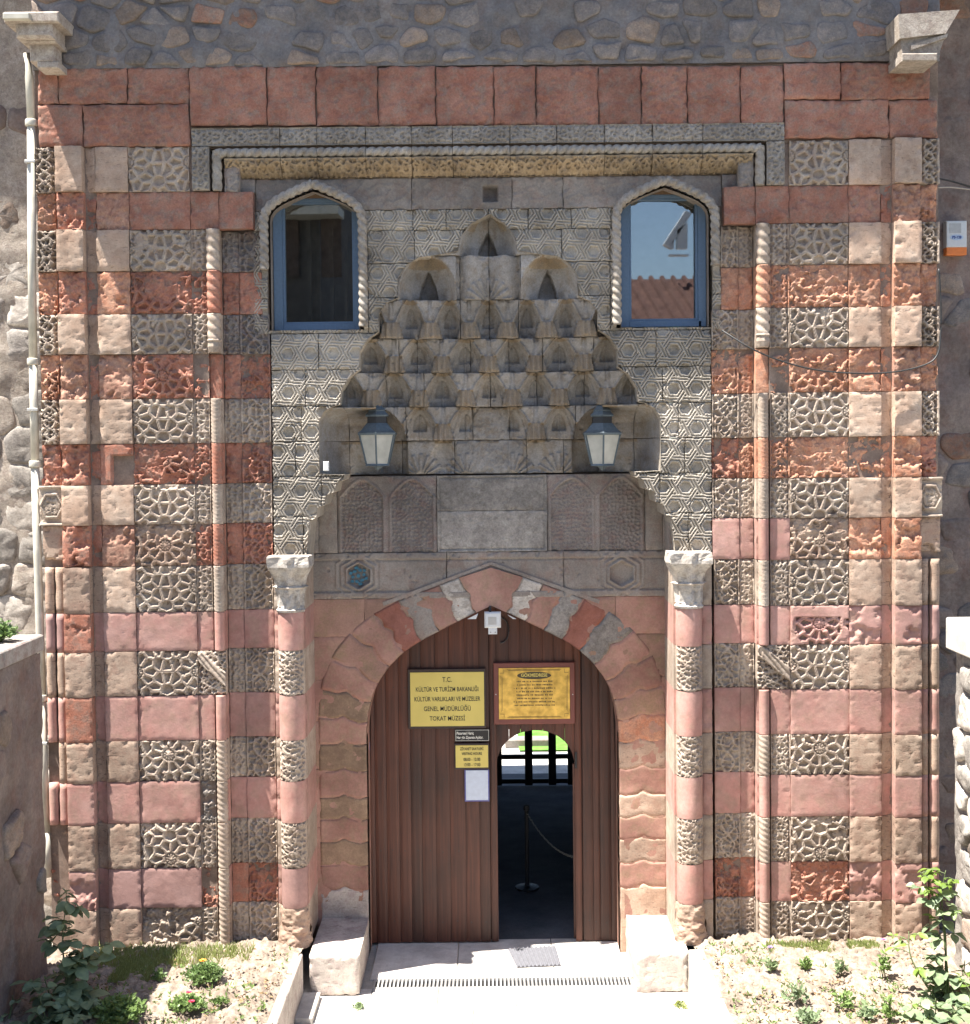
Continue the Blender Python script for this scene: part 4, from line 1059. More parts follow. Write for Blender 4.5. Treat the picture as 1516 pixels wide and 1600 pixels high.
# ---- doorway: joggled voussoirs and jamb stones
def door_path_pts():
    return DOORP
def path_sample(P, n):
    Ls = [0]
    for i in range(1, len(P)): Ls.append(Ls[-1] + math.dist(P[i], P[i - 1]))
    out = []
    for k in range(n + 1):
        s = Ls[-1] * k / n; i = 0
        while i < len(P) - 2 and Ls[i + 1] < s: i += 1
        t = (s - Ls[i]) / (Ls[i + 1] - Ls[i]); out.append((P[i][0] * (1 - t) + P[i + 1][0] * t, P[i][1] * (1 - t) + P[i + 1][1] * t))
    return out, Ls[-1]
PS, LP = path_sample(DOORP, 600)      # left foot -> apex
def outer_pt(s):
    """point on the outer edge for arc length s (left half)"""
    k = min(599, max(0, int(s / LP * 600))); x, z = PS[k]
    a = PS[max(0, k - 12)]; b = PS[min(600, k + 12)]; tx, tz = b[0] - a[0], b[1] - a[1]; l = math.hypot(tx, tz); nx_, nz_ = -tz / l, tx / l
    if z < ZSP: nx_, nz_ = -1, 0
    T = .455 if z < ZSP else .455 + .06 * math.sin(math.pi * min(1, (z - ZSP) / (ZAP - ZSP))) - .10 * float(sst(.3, 1, np.array((z - ZSP) / (ZAP - ZSP))))
    if k > 590: nx_, nz_ = 0, 1
    return (x, z), (x + nx_ * T, z + nz_ * T)
def voussoir(name, s0, s1, mat, mirror, j0=True, j1=True, rough=.003, seed=0):
    nu, nv = max(6, int((s1 - s0) / .022)), 20
    V = []
    for i in range(nv + 1):
        t = i / nv
        jg = .030 * math.exp(-((t - .5) / .10) ** 2) - .012 * math.exp(-((t - .16) / .10) ** 2)
        a = s0 + (jg if j0 else 0) + .0015; b = s1 + (jg if j1 else 0) - .0015
        for u in range(nu + 1):
            s = a + (b - a) * u / nu
            (x, z), (X_, Z_) = outer_pt(min(LP - .0005, max(0, s)))
            xx, zz = x + (X_ - x) * t, z + (Z_ - z) * t
            if s >= LP: xx, zz = (min(0.0, xx), zz)
            e = min(u, nu - u, i, nv - i)
            h = (.0025 if e else .0) + (float(fbm(np.array([xx]), np.array([zz]), .08, seed)[0]) - .5) * 2 * rough
            V.append((-xx if mirror else xx, YB - .002 - h, zz))
    idx = lambda i, u: i * (nu + 1) + u
    F_ = [(idx(i, u), idx(i, u + 1), idx(i + 1, u + 1), idx(i + 1, u)) for i in range(nv) for u in range(nu)]
    ring = [idx(0, u) for u in range(nu + 1)] + [idx(i, nu) for i in range(1, nv + 1)] + [idx(nv, u) for u in range(nu - 1, -1, -1)] + [idx(i, 0) for i in range(nv - 1, 0, -1)]
    n0 = len(V); V += [(V[q][0], YB + .15, V[q][2]) for q in ring]; m = len(ring)
    F_ += [(ring[(q + 1) % m], ring[q], n0 + q, n0 + (q + 1) % m) for q in range(m)]
    if mirror: F_ = F_
    else: F_ = [f[::-1] for f in F_]
    sm = [True] * (nv * nu) + [False] * m
    return mesh(name, V, F_, mat, portal, None, sm)
def s_at_z(z):
    for k in range(601):
        if PS[k][1] >= z: return LP * k / 600
    return LP
zj = [bw(572, y)[1] for y in (1436, 1390, 1352, 1315, 1280, 1245, 1205, 1163, 1128)]
ssj = [max(0, s_at_z(z)) for z in zj]; ssj[0] = 0
sa = ssj[-1]; na = 8; key = .155
vs_ = [sa + (LP - key - sa) * (i / na) for i in range(1, na + 1)]
allj = ssj + vs_
V_RENDER = stone('faded_rose_stone', (.31, .165, .13), (.37, .215, .17), (.30, .20, .14), sc=3.5, mottle=.3, fine=40)
V_BROWN = stone('brown_stained_stone', (.21, .145, .10), (.27, .18, .125), (.30, .21, .14), sc=4, mottle=.4)
V_DRED = stone('deep_red_stone', (.25, .10, .07), (.30, .13, .10), None, sc=4, mottle=.3)
V_HAZE = stone('smoky_rose_stone', (.30, .185, .14), (.35, .205, .16), (.27, .19, .12), sc=2.5, mottle=.3)
mats_j = [M['kerb'], V_RENDER, V_BROWN, V_RENDER, V_BROWN, V_RENDER, V_BROWN, V_RENDER, V_BROWN, V_RENDER, V_HAZE, V_RENDER, V_DRED, M['grey'], V_RENDER, M['white']]
rm_ = [M['beige'], V_RENDER, M['brown'], V_RENDER, M['brown'], V_RENDER, M['brown'], M['orange'], V_BROWN, V_RENDER, V_BROWN, V_RENDER, M['rub3'], V_DRED, M['rub3'], V_RENDER]
rm_[15] = M['white']; rm_[14] = V_RENDER; rm_[13] = M['rub3']; rm_[12] = V_DRED; rm_[11] = M['rub3']; rm_[10] = V_RENDER; rm_[8] = V_HAZE; rm_[9] = V_RENDER
for mir in (False, True):
    for i in range(len(allj) - 1):
        mt = (rm_ if mir else mats_j)[i]
        voussoir('jamb_stone' if i < 8 else 'voussoir', allj[i], allj[i + 1], mt, mir, i > 0, True, .004 if mt in (V_RENDER,) else .006, seed=i * 3 + mir)
# keystone (both halves joined)
kp = []
s = allj[-1]
for t in np.linspace(0, 1, 18):
    jg = .030 * math.exp(-((t - .5) / .10) ** 2) - .012 * math.exp(-((t - .16) / .10) ** 2)
    (x, z), (X_, Z_) = outer_pt(s + jg + .002); kp.append((x + (X_ - x) * t, z + (Z_ - z) * t))
poly = kp + [(0, PS[-1][1] + .36)] + [(-x, z) for x, z in kp[::-1]] + [(0, PS[-1][1])]
MB().prism(poly, YB - .021, YB + .15).build('keystone', V_RENDER, portal)
# sloped gable stones above the arch
ga = [bw(620, 938), bw(766, 870), bw(912, 935)]
for sg in (-1, 1):
    n = 26; pts0 = []; 
    a = (sg * 1.02, bw(766, 945)[1]); b = (0, PS[-1][1] + .385)
    poly = [(a[0], a[1]), (b[0], b[1]), (0, b[1] + .03), (a[0] * 1.01, a[1] + .035)]
    if sg > 0: poly = poly[::-1]
    MB().prism(poly, YB - .010, YB + .05).build('gable_moulding', M['grey'], portal)
# spandrel courses behind the voussoirs
spz = [934, 993, 1060, 1125, 1200, 1290, 1445]
for i in range(len(spz) - 1):
    z1, z0 = bw(766, spz[i])[1], bw(766, spz[i + 1])[1]
    for (a, b) in ((468, 570), (570, 700), (700, 836), (836, 962), (962, 1066)):
        if i > 2 and a in (570, 700, 836): continue
        relief('spandrel_block', bw(a, 1000)[0], bw(b, 1000)[0], z0, z1, YB - .002, h_plain(.003), V_RENDER if (i + a) % 3 else V_HAZE, portal, res=.022, mask=lambda X, Z: ~in_door(X, Z, .05), gap=.0015, back=.1)
# niche side walls
for sg in (-1, 1):
    for k in range(10, NC):
        z1, z0 = cz[k], cz[k + 1]
        xw = W(479, 1100, .1)[0] if sg < 0 else W(1053, 1100, .1)[0]
        mb = MB(); x0, x1 = (xw - .15, xw + .0) if sg < 0 else (xw, xw + .15)
        mb.box(x0, x1, .10, YB + .02, z0 + .001, z1 - .001, 0, 0); mb.build('side_block', M['carved'] if k % 2 == 0 else M['pink'], portal)
    mb = MB(); mb.box(x0, x1, YJ + .16, YB + .02, cz[10], bw(766, 742)[1]); mb.build('side_block', M['grey'], portal)
# intrados of the door arch
n = 60; pp, _ = path_sample(DOORP, n); pts = pp + [(-x, z) for x, z in pp[-2::-1]]
V = []
for x, z in pts: V += [(x, YB - .005, z), (x, YD + .08, z)]
mesh('arch_soffit', V, [(2 * i, 2 * i + 2, 2 * i + 3, 2 * i + 1) for i in range(len(pts) - 1)], V_RENDER, portal)

# ---- solid masonry mass behind the facing stones
def cbox(*b): MB().box(*b).build('masonry_core', M['joint'], portal)

zt = wz(-40)
xo = X9(62); xo2 = X9(1474); xi = 1.66
cbox(xo + .03, W(432, 600, YJ)[0] - .06, YJ + .045, 2.6, 0.0, zB + .3)
cbox(W(1106, 600, YJ)[0] + .06, xo2 - .03, YJ + .045, 2.6, 0.0, zB + .3)
cbox(xo + .03, X9(330), .055, YJ + .045, 0.0, zB + .3); cbox(X9(1205), xo2 - .03, .055, YJ + .045, 0.0, zB + .3)

cbox(xo + .03, xo2 - .03, .06, 2.6, W(766, 226, 0)[1], 9.45)
cbox(W(320, 250)[0], W(1205, 250)[0], .26, 2.59, W(766, 283, 0)[1] + .02, W(766, 226, 0)[1] - .003)
cbox(xo + .03, W(320, 250)[0] - .003, .06, 2.6, W(766, 283, 0)[1] + .02, W(766, 226, 0)[1] - .003)
cbox(W(1205, 250)[0] + .003, xo2 - .03, .06, 2.6, W(766, 283, 0)[1] + .02, W(766, 226, 0)[1] - .003)
# around the windows and over the niche, behind everything
(xa_, hw_, zs_, za_, zb_, _s) = winx[0]; (xb_, hwb_, *_r) = winx[1]
cbox(xa_ + hw_ + .05, xb_ - hwb_ - .05, .88, 2.6, 3.5, W(766, 283, 0)[1] + .02)
for (q0, q1) in ((-1.72, xa_ + hw_ + .05), (xb_ - hwb_ - .05, 1.72)): cbox(q0, q1, .88, 2.6, 2.9, zb_ - .01)
cbox(xa_ + hw_ + .02, xb_ - hwb_ - .02, YJ + .3, .88, W(766, 340, 0)[1], W(766, 283, 0)[1] + .02)


cbox(-1.75, -1.24, YB + .16, 2.6, 0, 2.9); cbox(1.24, 1.75, YB + .16, 2.6, 0, 2.9)


# ---- red upper course
def redrow(p0, p1, js, lvl=766, mt='redtop', Y=.0):
    for a, b in zip(js[:-1], js[1:]):
        z1, z0 = W((a + b) / 2, p0)[1], W((a + b) / 2, p1)[1]
        e = random.choice([0, .25, .3, .38])
        base = h_rough(.004)
        if random.random() < .35: base = (lambda X, Z, s: h_rough(.004)(X, Z, s) + .25 * h_star(X.mean(), .3, Z.mean(), .03)(X, Z, s))
        relief('red_block', W(a, 250)[0] if a < 700 else W(a, 180)[0], W(b, 250)[0] if b < 700 else W(b, 180)[0], z0, z1, Y + random.uniform(-.004, .003), h_erode(e, .4, .012, base) if e else base, M[mt], portal, res=.015, worn=.02, wd=.010, jit=.008, gap=.004)
redrow(102, 196, [297, 418, 495, 592, 682, 772, 838, 936, 1003, 1075, 1158, 1226])
redrow(104, 162, [60, 92, 200, 297]); redrow(162, 229, [60, 130, 297])
redrow(97, 155, [1226, 1315, 1454]); redrow(155, 215, [1226, 1390, 1466])
# ---- rubble masonry above
ztop = 9.46; zr = W(766, 101)[1]
relief('mortar_bed', X9(66), X9(1470), zr, ztop, .012, lambda X, Z, s: (fbm(X, Z, .22, s, 5) - .5) * .075, M['mortar'], portal, res=.02)
rr_ = random.Random(21)
for i, pl in enumerate(cells(X9(66), X9(1470), zr + .01, ztop - .02, .21, .16, .42, rr_)):
    if i < 295 and rr_.random() < .9:
        poly_stone(pl, .006, rr_.uniform(.008, .022), M[rr_.choice(['rub1', 'rub4', 'rub4', 'rub4', 'rub4', 'rub4', 'rub4', 'rub1', 'rub2'])], portal, i * 7, gap=rr_.uniform(.012, .04))
# ---- stone water spouts at the upper corners
def spout(prof, x0, x1, name):
    mb = MB(); mb.prism([(a, b) for a, b in prof], x0, x1)
    return mb
sp = MB()
def P3(px, py, Y): a, b = W(px, py, Y); return (a, b)
# left: corbel in two moulded steps
for (pa, pb, pc_, pd, y0, y1, bv) in ((6, 92, 18, 34, -.40, .06, .012), (24, 82, 34, 58, -.36, .06, .02), (40, 88, 60, 66, -.28, .06, .01), (46, 84, 66, 96, -.22, .06, .01), (58, 92, 96, 106, -.22, .06, .008)):
    x0, z1 = W(pa, pc_, y0); x1, z0 = W(pb, pd, y0); sp.box(x0, x1, y0, y1, z0, z1, 0, bv)
sp.build('water_spout', M['rub5'], portal, False)
sp = MB()
for poly, y0 in (([(1404, 22), (1500, 15), (1478, 52), (1406, 60)], -.38), ([(1408, 60), (1478, 54), (1466, 88), (1410, 94)], -.34), ([(1424, 70), (1482, 52), (1480, 58), (1424, 78)], -.37)):
    pl = [W(a, b, y0) for a, b in poly][::-1]
    sp.prism(pl, y0, .06)
x0, z1 = W(1408, 84, -.36); x1, z0 = W(1464, 96, -.36); sp.box(x0, x1, -.38, .06, z0, z1, 0, .01)
sp.build('water_spout', M['rub5'], portal)

# ---- eave over the portal
ev = empty('roof_eave', ((xo + xo2) / 2, 0, 9.46)); tag(ev, 'shallow tiled eave crowning the carved portal just above the picture', 'roof')
zt_ = 9.46
e0 = xo - .17
prof = [(e0, .43), (e0 + 2, .44), (-1, .44), (1.3, .43), (2.6, .41), (xo2 + .15, .38), (xo2 + 1.0, .38)]
mb = MB(); vs = [(x, -d, zt_) for x, d in prof] + [(x, 2.6, zt_) for x, d in prof]; vs += [(x, y, z + .06) for x, y, z in vs]; n = len(prof)
fs = [(i, i + n, i + n + 1, i + 1) for i in range(n - 1)] + [(i + 2 * n, i + 1 + 2 * n, i + n + 1 + 2 * n, i + n + 2 * n) for i in range(n - 1)] + [(i, i + 1, i + 1 + 2 * n, i + 2 * n) for i in range(n - 1)] + [(0, 2 * n, 3 * n, n), (n - 1, 2 * n - 1, 4 * n - 1, 3 * n - 1)]
mb.add(vs, fs); mb.build('eave_board', M['woodbare'], ev)
mb = MB()
for i in range(46):
    x = e0 + .09 + i * (xo2 + .3 - e0) / 46
    d = np.interp(x, [p[0] for p in prof], [p[1] for p in prof])
    mb.tube([(x, -d - 0.01, zt_ + .08), (x, 2.6, zt_ + .95)], .07, 8)
mb.build('roof_tiles', M['tile'], ev)['kind'] = 'stuff'

# ---- wooden door
dz0, dzt = 0.012, PS[-1][1]
door = empty('wooden_door', (0, YD, 0), parent=None); door.parent = portal; door.location = Vector((0, YD, 0)) - Vector(portal.location)
def dwx(px, py=1300): return W(px, py, YD)[0]
def door_top(x):
    """underside height of the arch at x"""
    xs_ = [p[0] for p in PS]; 
    k = np.searchsorted(np.array(xs_[200:]), -abs(x)); k = min(600, 200 + k); return PS[k][1]
WKX0, WKX1 = dwx(777), dwx(899); wkc, wkr = (WKX0 + WKX1) / 2, (WKX1 - WKX0) / 2; WKZ = W(840, 1197, YD)[1]
def wk_top(x): 
    u = min(1, abs(x - wkc) / wkr); return WKZ + wkr * .92 * math.sqrt(max(0, 1 - u ** 2.1))
edges = [570, 587, 605, 625, 643, 660, 682, 704, 728, 750, 766]
def plank(px0, px1, zlo, ztopf, mat='wood', yy=0.0, name='plank'):
    x0, x1 = dwx(px0) + .0015, dwx(px1) - .0015
    m = 5; xs_ = np.linspace(x0, x1, m)
    if callable(zlo): lo = [zlo(x) for x in xs_]
    else: lo = [zlo] * m
    hi = [ztopf(x) for x in xs_]
    if hi[2] - lo[2] < .03: return
    V = []; y0 = YD + yy + random.uniform(-.002, .002); b = .004
    for i, x in enumerate(xs_):
        dy = b if i in (0, m - 1) else 0
        V += [(x, y0 + dy, lo[i]), (x, y0 + dy, hi[i]), (x, y0 + .05, lo[i]), (x, y0 + .05, hi[i])]
    F_ = []
    for i in range(m - 1):
        a, c = 4 * i, 4 * i + 4
        F_ += [(a, c, c + 1, a + 1), (a + 2, a + 3, c + 3, c + 2), (a + 1, c + 1, c + 3, a + 3), (a, a + 2, c + 2, c)]
    F_ += [(0, 1, 3, 2), (4 * (m - 1), 4 * (m - 1) + 2, 4 * (m - 1) + 3, 4 * (m - 1) + 1)]
    return mesh(name, V, F_, M[mat], door)
dt = lambda x: door_top(x) + .02
for a, b in zip(edges[:-1], edges[1:]): plank(a, b, dz0, dt)
for a, b in ((899, 909),): plank(a, b, dz0, dt, 'wood', 0, 'stile')
for a, b in zip([911, 927, 938, 955], [927, 938, 955, 972]): plank(a, b, dz0, dt)
plank(767, 778, dz0, lambda x: dt(x), 'wood', .004, 'meeting_stile')
for a, b in zip([778, 797, 815, 832, 850, 868, 884], [797, 815, 832, 850, 868, 884, 899]): plank(a, b, lambda x: wk_top(x), dt)
mb = MB(); mb.box(dwx(570), dwx(972), YD + .05, YD + .07, W(766, 1130, YD)[1], PS[-1][1] + .0); 
# arched backing so no light shows through the joints
bp_ = [(x, z) for x, z in PS[250::12]]; bpoly = bp_ + [(-x, z) for x, z in bp_[::-1]]
zmn = max(bpoly[0][1], WKZ + wkr * .92 + .004); bpoly = [(x, max(z, zmn)) for x, z in bpoly]
MB().prism(bpoly, YD + .052, YD + .07).build('backing_board', M['wood'], door)
MB().box(dwx(570), dwx(776), YD + .052, YD + .07, dz0, zmn).build('backing_board', M['wood'], door)
MB().box(dwx(901), dwx(972), YD + .052, YD + .07, dz0, zmn).build('backing_board', M['wood'], door)
nail = None
for py in (1075, 1215, 1330, 1440):
    for a, b in list(zip(edges[:-1], edges[1:])) + [(911, 927), (927, 938), (938, 955)]:
        if 1040 < py < 1140 and a > 625 : continue
        if 1140 < py < 1260 and 700 < a < 770: continue
        x_, z_ = W((a + b) / 2 + random.uniform(-2, 2), py + random.uniform(-2, 2), YD)
        if nail is None: nail = MB().prism([(x_ + .006 * math.cos(t), z_ + .006 * math.sin(t)) for t in np.linspace(0, 2 * math.pi, 7)[:-1]], YD - .004, YD + .002).build('nail', M['dark'], door); nx0, nz0 = x_, z_
        else: c = nail.copy(); COL.objects.link(c); c.location.x += x_ - nx0; c.location.z += z_ - nz0
# wicket leaf swung inward: seen as a thin edge on the right
mb = MB(); mb.box(WKX1 - .015, WKX1 + .02, YD + .08, YD + .12, dz0, WKZ); mb.build('wicket_frame', M['wood2'], door)
mb = MB(); mb.box(WKX1 + .05, WKX1 + .09, YD + .12, YD + .9, dz0 + .01, WKZ + .25); mb.build('wicket_leaf', M['wood2'], door)
mb = MB(); mb.tube([(WKX1 + .012, YD - .006, W(905, 1175, YD)[1]), (WKX1 + .012, YD - .006, W(905, 1200, YD)[1])], .012, 6); mb.build('hinge', M['dark'], door)
# knocker ring on the right
mb = MB(); kx, kz = W(783, 985, YD - .01); mb.tube([(kx + .075 * math.cos(t), YD - .012, kz + .12 * math.sin(t)) for t in np.linspace(-1.7, 1.7, 14)], .008, 6); mb.build('pull_ring', M['dark'], door)

# ---- passage hall behind the door, courtyard beyond
hall = empty('entrance_hall', (0, 4.2, 0)); tag(hall, 'dark vaulted passage seen through the open wicket of the wooden door', 'hallway')
def slab(name, mat, *b, par=hall):
    b = (b[0], b[1], b[2] * 1.4, b[3] * 1.4, b[4], b[5]); return MB().box(*b).build(name, mat, par)
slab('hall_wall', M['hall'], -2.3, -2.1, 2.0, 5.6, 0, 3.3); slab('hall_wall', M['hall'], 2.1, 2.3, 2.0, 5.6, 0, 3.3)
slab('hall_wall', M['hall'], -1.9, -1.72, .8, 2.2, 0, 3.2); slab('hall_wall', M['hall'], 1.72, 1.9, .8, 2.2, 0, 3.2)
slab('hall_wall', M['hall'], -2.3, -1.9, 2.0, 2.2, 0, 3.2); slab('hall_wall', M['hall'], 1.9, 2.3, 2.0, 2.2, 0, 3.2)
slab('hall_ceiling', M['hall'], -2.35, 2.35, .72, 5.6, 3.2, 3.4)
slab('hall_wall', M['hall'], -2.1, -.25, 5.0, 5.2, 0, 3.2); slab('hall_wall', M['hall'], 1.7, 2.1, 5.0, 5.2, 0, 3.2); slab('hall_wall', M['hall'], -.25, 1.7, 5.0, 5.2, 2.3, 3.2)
scr = empty('glazed_screen', (.6, 7.0, 0)); tag(scr, 'black framed glass screen at the far end of the dark passage', 'glass door')
YS = 7.0
def sbox(x0, x1, z0, z1, y=0, nm='screen_bar'): MB().box(x0, x1, YS + y, YS + y + .05, z0, z1, 0, .004).build(nm, M['dark'], scr)
for px in (778, 826, 863, 893): x = W(px, 1160, YS)[0]; sbox(x - .055, x + .055, 0.02, 2.3)
for py in (1184, 1222): z_ = W(830, py, YS)[1]; sbox(-.25, 1.7, z_ - .035, z_ + .03, .055, 'screen_rail')
mesh('screen_pane', [(-.25, YS + .06, .05), (1.7, YS + .06, .05), (1.7, YS + .06, 2.3), (-.25, YS + .06, 2.3)], [(0, 1, 2, 3)], M['glass_in'], scr)
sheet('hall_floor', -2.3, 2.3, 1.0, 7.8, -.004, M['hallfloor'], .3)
post = empty('barrier_post', (WZ(824, 1388, 0)[0], WZ(824, 1388, 0)[1], 0)); tag(post, 'dark barrier post with a thin chain inside the open wicket', 'post')
bx_, by_ = WZ(824, 1388, 0)
MB().lathe([(.13, 0.0), (.13, .02), (.03, .035), (.022, .06), (.022, .86), (.035, .87), (.03, .92), (.0, .93)], bx_, by_, 12).build('post_shaft', M['dark'], post)
ch = MB(); p0 = Vector((bx_, by_, .84)); p1 = Vector((WKX1 + .05, YD + .7, .62)); n = 26
for i in range(n):
    t = (i + .5) / n; c = p0.lerp(p1, t) - Vector((0, 0, .22 * 4 * t * (1 - t) * .5)); d = (p1 - p0).normalized()
    up = Vector((0, 0, 1)) if i % 2 else d.cross(Vector((0, 0, 1))).normalized()
    ch.tube([c + d * .022 * math.cos(a) + up * .009 * math.sin(a) for a in np.linspace(0, 2 * math.pi, 9)], .003, 5)
o = ch.build('barrier_chain', M['chain']); tag(o, 'thin steel link chain slung from the barrier post behind the door', 'chain')
# courtyard
M['lawn'] = stone('lawn_green', (.10, .26, .03), (.16, .34, .06), None, sc=6)
sheet('courtyard_paving', -10, 10, 7.8, 60, -.008, M['pave'], 5)
gx = W(828, 1150, 8)[0]
sheet('courtyard_lawn', .42, 7, WZ(860, 1172, .02)[1], 36, .02, M['lawn'], .5)
tag(MB().box(-4, 14, 36, 36.5, 0, 5).build('courtyard_wall', M['rub3']), 'pale stone wall closing the sunny courtyard beyond the passage', 'wall')
tag(MB().box(.2, .9, WZ(808, 1168, 0)[1], WZ(808, 1168, 0)[1] + .3, 0, .12, 0, .01).build('courtyard_kerb', M['grey']), 'low grey stone kerb beside the courtyard lawn seen through the wicket', 'kerb')

# ---- pedestals beside the door
def pedestal(x0, x1, label, split=None):
    e = empty('stone_bench', ((x0 + x1) / 2, .15, 0)); tag(e, label, 'stone bench')
    def top(xa, xb, mt, zz=.36):
        nx = max(4, int((xb - xa) / .03)); ys = np.linspace(-.19, YB - .005, 22); V = []
        relief('bench_block', xa, xb, 0.0, zz, -.266, lambda X, Z, s: (fbm(X, Z, .12, s, 4) - .5) * .006 - sst(.76, .84, vn(X, Z, .03, s)) * .004, mt, e, res=.014, back=YB + .266 - .006, worn=.02, wd=.012, jit=.006)
    if split: top(x0, split, M['kerb']); top(split, x1, M['pave'])
    else: top(x0, x1, M['kerb'])
    return e
xl = WZ(560, 1500, .36)[0]; xr = WZ(997, 1497, .36)[0]
pedestal(-1.64, xl, 'low stone block bench left of the wooden door')
pedestal(xr, 1.66, 'low stone block bench right of the wooden door, with a grey front', split=WZ(1080, 1497, .36)[0])
# ---- doorstep paving : slabs
paving = empty('path_paving', (0, -1.5, 0)); tag(paving, 'pale stone paving leading up to the wooden door', 'paving', kind='structure')
ys_ = [YD + .05, .10, ]
bx = [xl, -.55, .1, .75, xr]
def flag(x0, x1, y0, y1, z=0.0, mt='pave'):
    mb = MB(); g = .003; z += random.uniform(-.002, .002); b = .004; x0 += g; x1 -= g; y0 += g; y1 -= g
    vs = [(x0, y0, z - b), (x1, y0, z - b), (x1, y1, z - b), (x0, y1, z - b), (x0 + b, y0 + b, z), (x1 - b, y0 + b, z), (x1 - b, y1 - b, z), (x0 + b, y1 - b, z), (x0, y0, -.03), (x1, y0, -.03), (x1, y1, -.03), (x0, y1, -.03)]
    fs = [(4, 5, 6, 7)] + [(i, (i + 1) % 4, 4 + (i + 1) % 4, 4 + i) for i in range(4)] + [(8 + i, 8 + (i + 1) % 4, (i + 1) % 4, i) for i in range(4)]
    mb.add(vs, fs); mb.build('paving_slab', M[mt], paving)
DY0, DY1 = -.105, .105
for a, b in ((-1.14, -.35), (-.35, .55), (.55, 1.33)): flag(a, b, DY1, YD + .1)
y = DY0; yy = [DY0]
while y > -10: y -= random.uniform(.42, .6); yy.append(y)
for k in range(len(yy) - 1):
    x = -1.9 + random.uniform(0, .3); xs_ = [-2.05 ]
    while x < 2.1: xs_.append(x) if x - xs_[-1] > .3 else None; x += random.uniform(.5, .95)
    xs_.append(2.25)
    for a, b in zip(xs_[:-1], xs_[1:]): flag(a, b, yy[k + 1], yy[k])
# drain grate
gr = empty('drain_grate', (0.05, 0, 0)); tag(gr, 'long narrow steel drain grate across the doorstep', 'drain grate')
gx0, gx1 = -1.10, 1.24
mb = MB(); mb.box(gx0, gx1, DY0, DY0 + .012, -.02, .004); mb.box(gx0, gx1, DY1 - .012, DY1, -.02, .004); mb.build('grate_frame', M['steel'], gr)
nb = 66; b0 = None
for i in range(nb):
    x = gx0 + .01 + (gx1 - gx0 - .02) * i / (nb - 1)
    if b0 is None: b0 = MB().box(x - .007, x + .007, DY0 + .012, DY1 - .012, -.02, .002).build('grate_bar', M['steel'], gr); bx0_ = x
    else: c = b0.copy(); COL.objects.link(c); c.location.x += x - bx0_
sheet('drain_channel', gx0, gx1, DY0, DY1, -.018, M['dark'], .5)
# mat
mt_ = empty('door_mat', (.3, .35, 0)); tag(mt_, 'small grey ribbed door mat in front of the open wicket', 'mat')
c = [WZ(px, py, .01) for px, py in ((808, 1511), (877, 1508), (868, 1478), (794, 1483))]
n = 11; mb = MB()
vs = [(x, y, .004) for x, y in c] + [(x, y, .009) for x, y in c]; mb.add(vs, [(4, 5, 6, 7), (0, 1, 5, 4), (1, 2, 6, 5), (2, 3, 7, 6), (3, 0, 4, 7)]); mb.build('mat_base', M['mat'], mt_)
for i in range(n):
    t = (i + .5) / n; a = Vector((*c[0], .012)).lerp(Vector((*c[1], .012)), t); b = Vector((*c[3], .012)).lerp(Vector((*c[2], .012)), t)
    MB().tube([a, b], .0105, 6).build('mat_rib', M['mat'], mt_)

# ---- garden beds
ZS = .37
def bed(name, x0, x1, seed, label_):
    X, Y = np.meshgrid(np.linspace(x0, x1, 110), np.linspace(-5.6, .06, 230)); Z = ZS + (fbm(X, Y, .5, seed, 3) - .5) * .07 + (fbm(X, Y, .16, seed + 1, 4) - .5) * .10 + np.clip((fbm(X, Y, .04, seed + 7, 2) - .6) * .22, 0, .03)
    V = np.stack([X, Y, Z], -1).reshape(-1, 3); idx = np.arange(len(V)).reshape(X.shape)
    Fq = np.stack([idx[:-1, :-1].ravel(), idx[:-1, 1:].ravel(), idx[1:, 1:].ravel(), idx[1:, :-1].ravel()], -1)
    tag(mesh(name, V, Fq, M['soil'], None, None, True), kind='structure'); return (X, Y, Z)
xkl = WZ(470, 1497, .38)[0]; xkr = WZ(1080, 1497, .38)[0]
bed('soil', -4.1, xkl - .02, 5, ''); bed('soil', xkr + .08, 4.2, 9, '')
def kerb(xa, xb, label, side):
    e = empty('bed_kerb', ((xa + xb) / 2, -2, 0)); tag(e, label, 'kerb'); y = -.287
    k = 0
    while y > -5.6:
        l = random.uniform(.7, 1.0); mb = MB(); w = random.uniform(-.004, .004)
        mb.box(xa + w, xb + w, y - l + .004, y - .002, 0, .395 + random.uniform(-.006, .006), 0, .0)
        o = mb.build('kerb_stone', M['kerb'] if side < 0 else M['pave'], e)
        o.modifiers.new('bevel', 'BEVEL').width = .008; y -= l
kerb(xkl - .07, xkl + .01, 'thin upright kerb slab edging the left flower bed', -1)
kerb(xkr + .0, xkr + .13, 'pale kerb edging the right flower bed', 1)
tag(MB().box(xkl + .012, xkl + .16, -.84, -.30, 0, .05, 0, .005).build('step_stone', M['pave']), 'small flat stone step at the foot of the left kerb', 'step')

M['cover'] = stone('added_dark_ground', (.05, .075, .03), (.09, .10, .05), (.14, .11, .08), sc=3)
sheet('added_dark_ground', -12, -1.6, -11.0, -2.3, .44, M['cover'], .2, .06, .3); sheet('added_dark_ground', 1.7, 12, -11.0, -2.3, .44, M['cover'], .2, .06, .3)  # dark ground added out of view to cut sunlight bounced onto the facade
M['asphalt'] = stone('street_asphalt', (.05, .05, .05), (.07, .068, .065), None, sc=2)
tag(MB().box(-40, 40, -13, -11.3, 0, 3.1).build('retaining_wall', M['concrete']), 'concrete retaining wall between the sunken garden and the street', 'wall')
sheet('street', -60, 60, -22, -12.9, 3.12, M['asphalt'], 5)
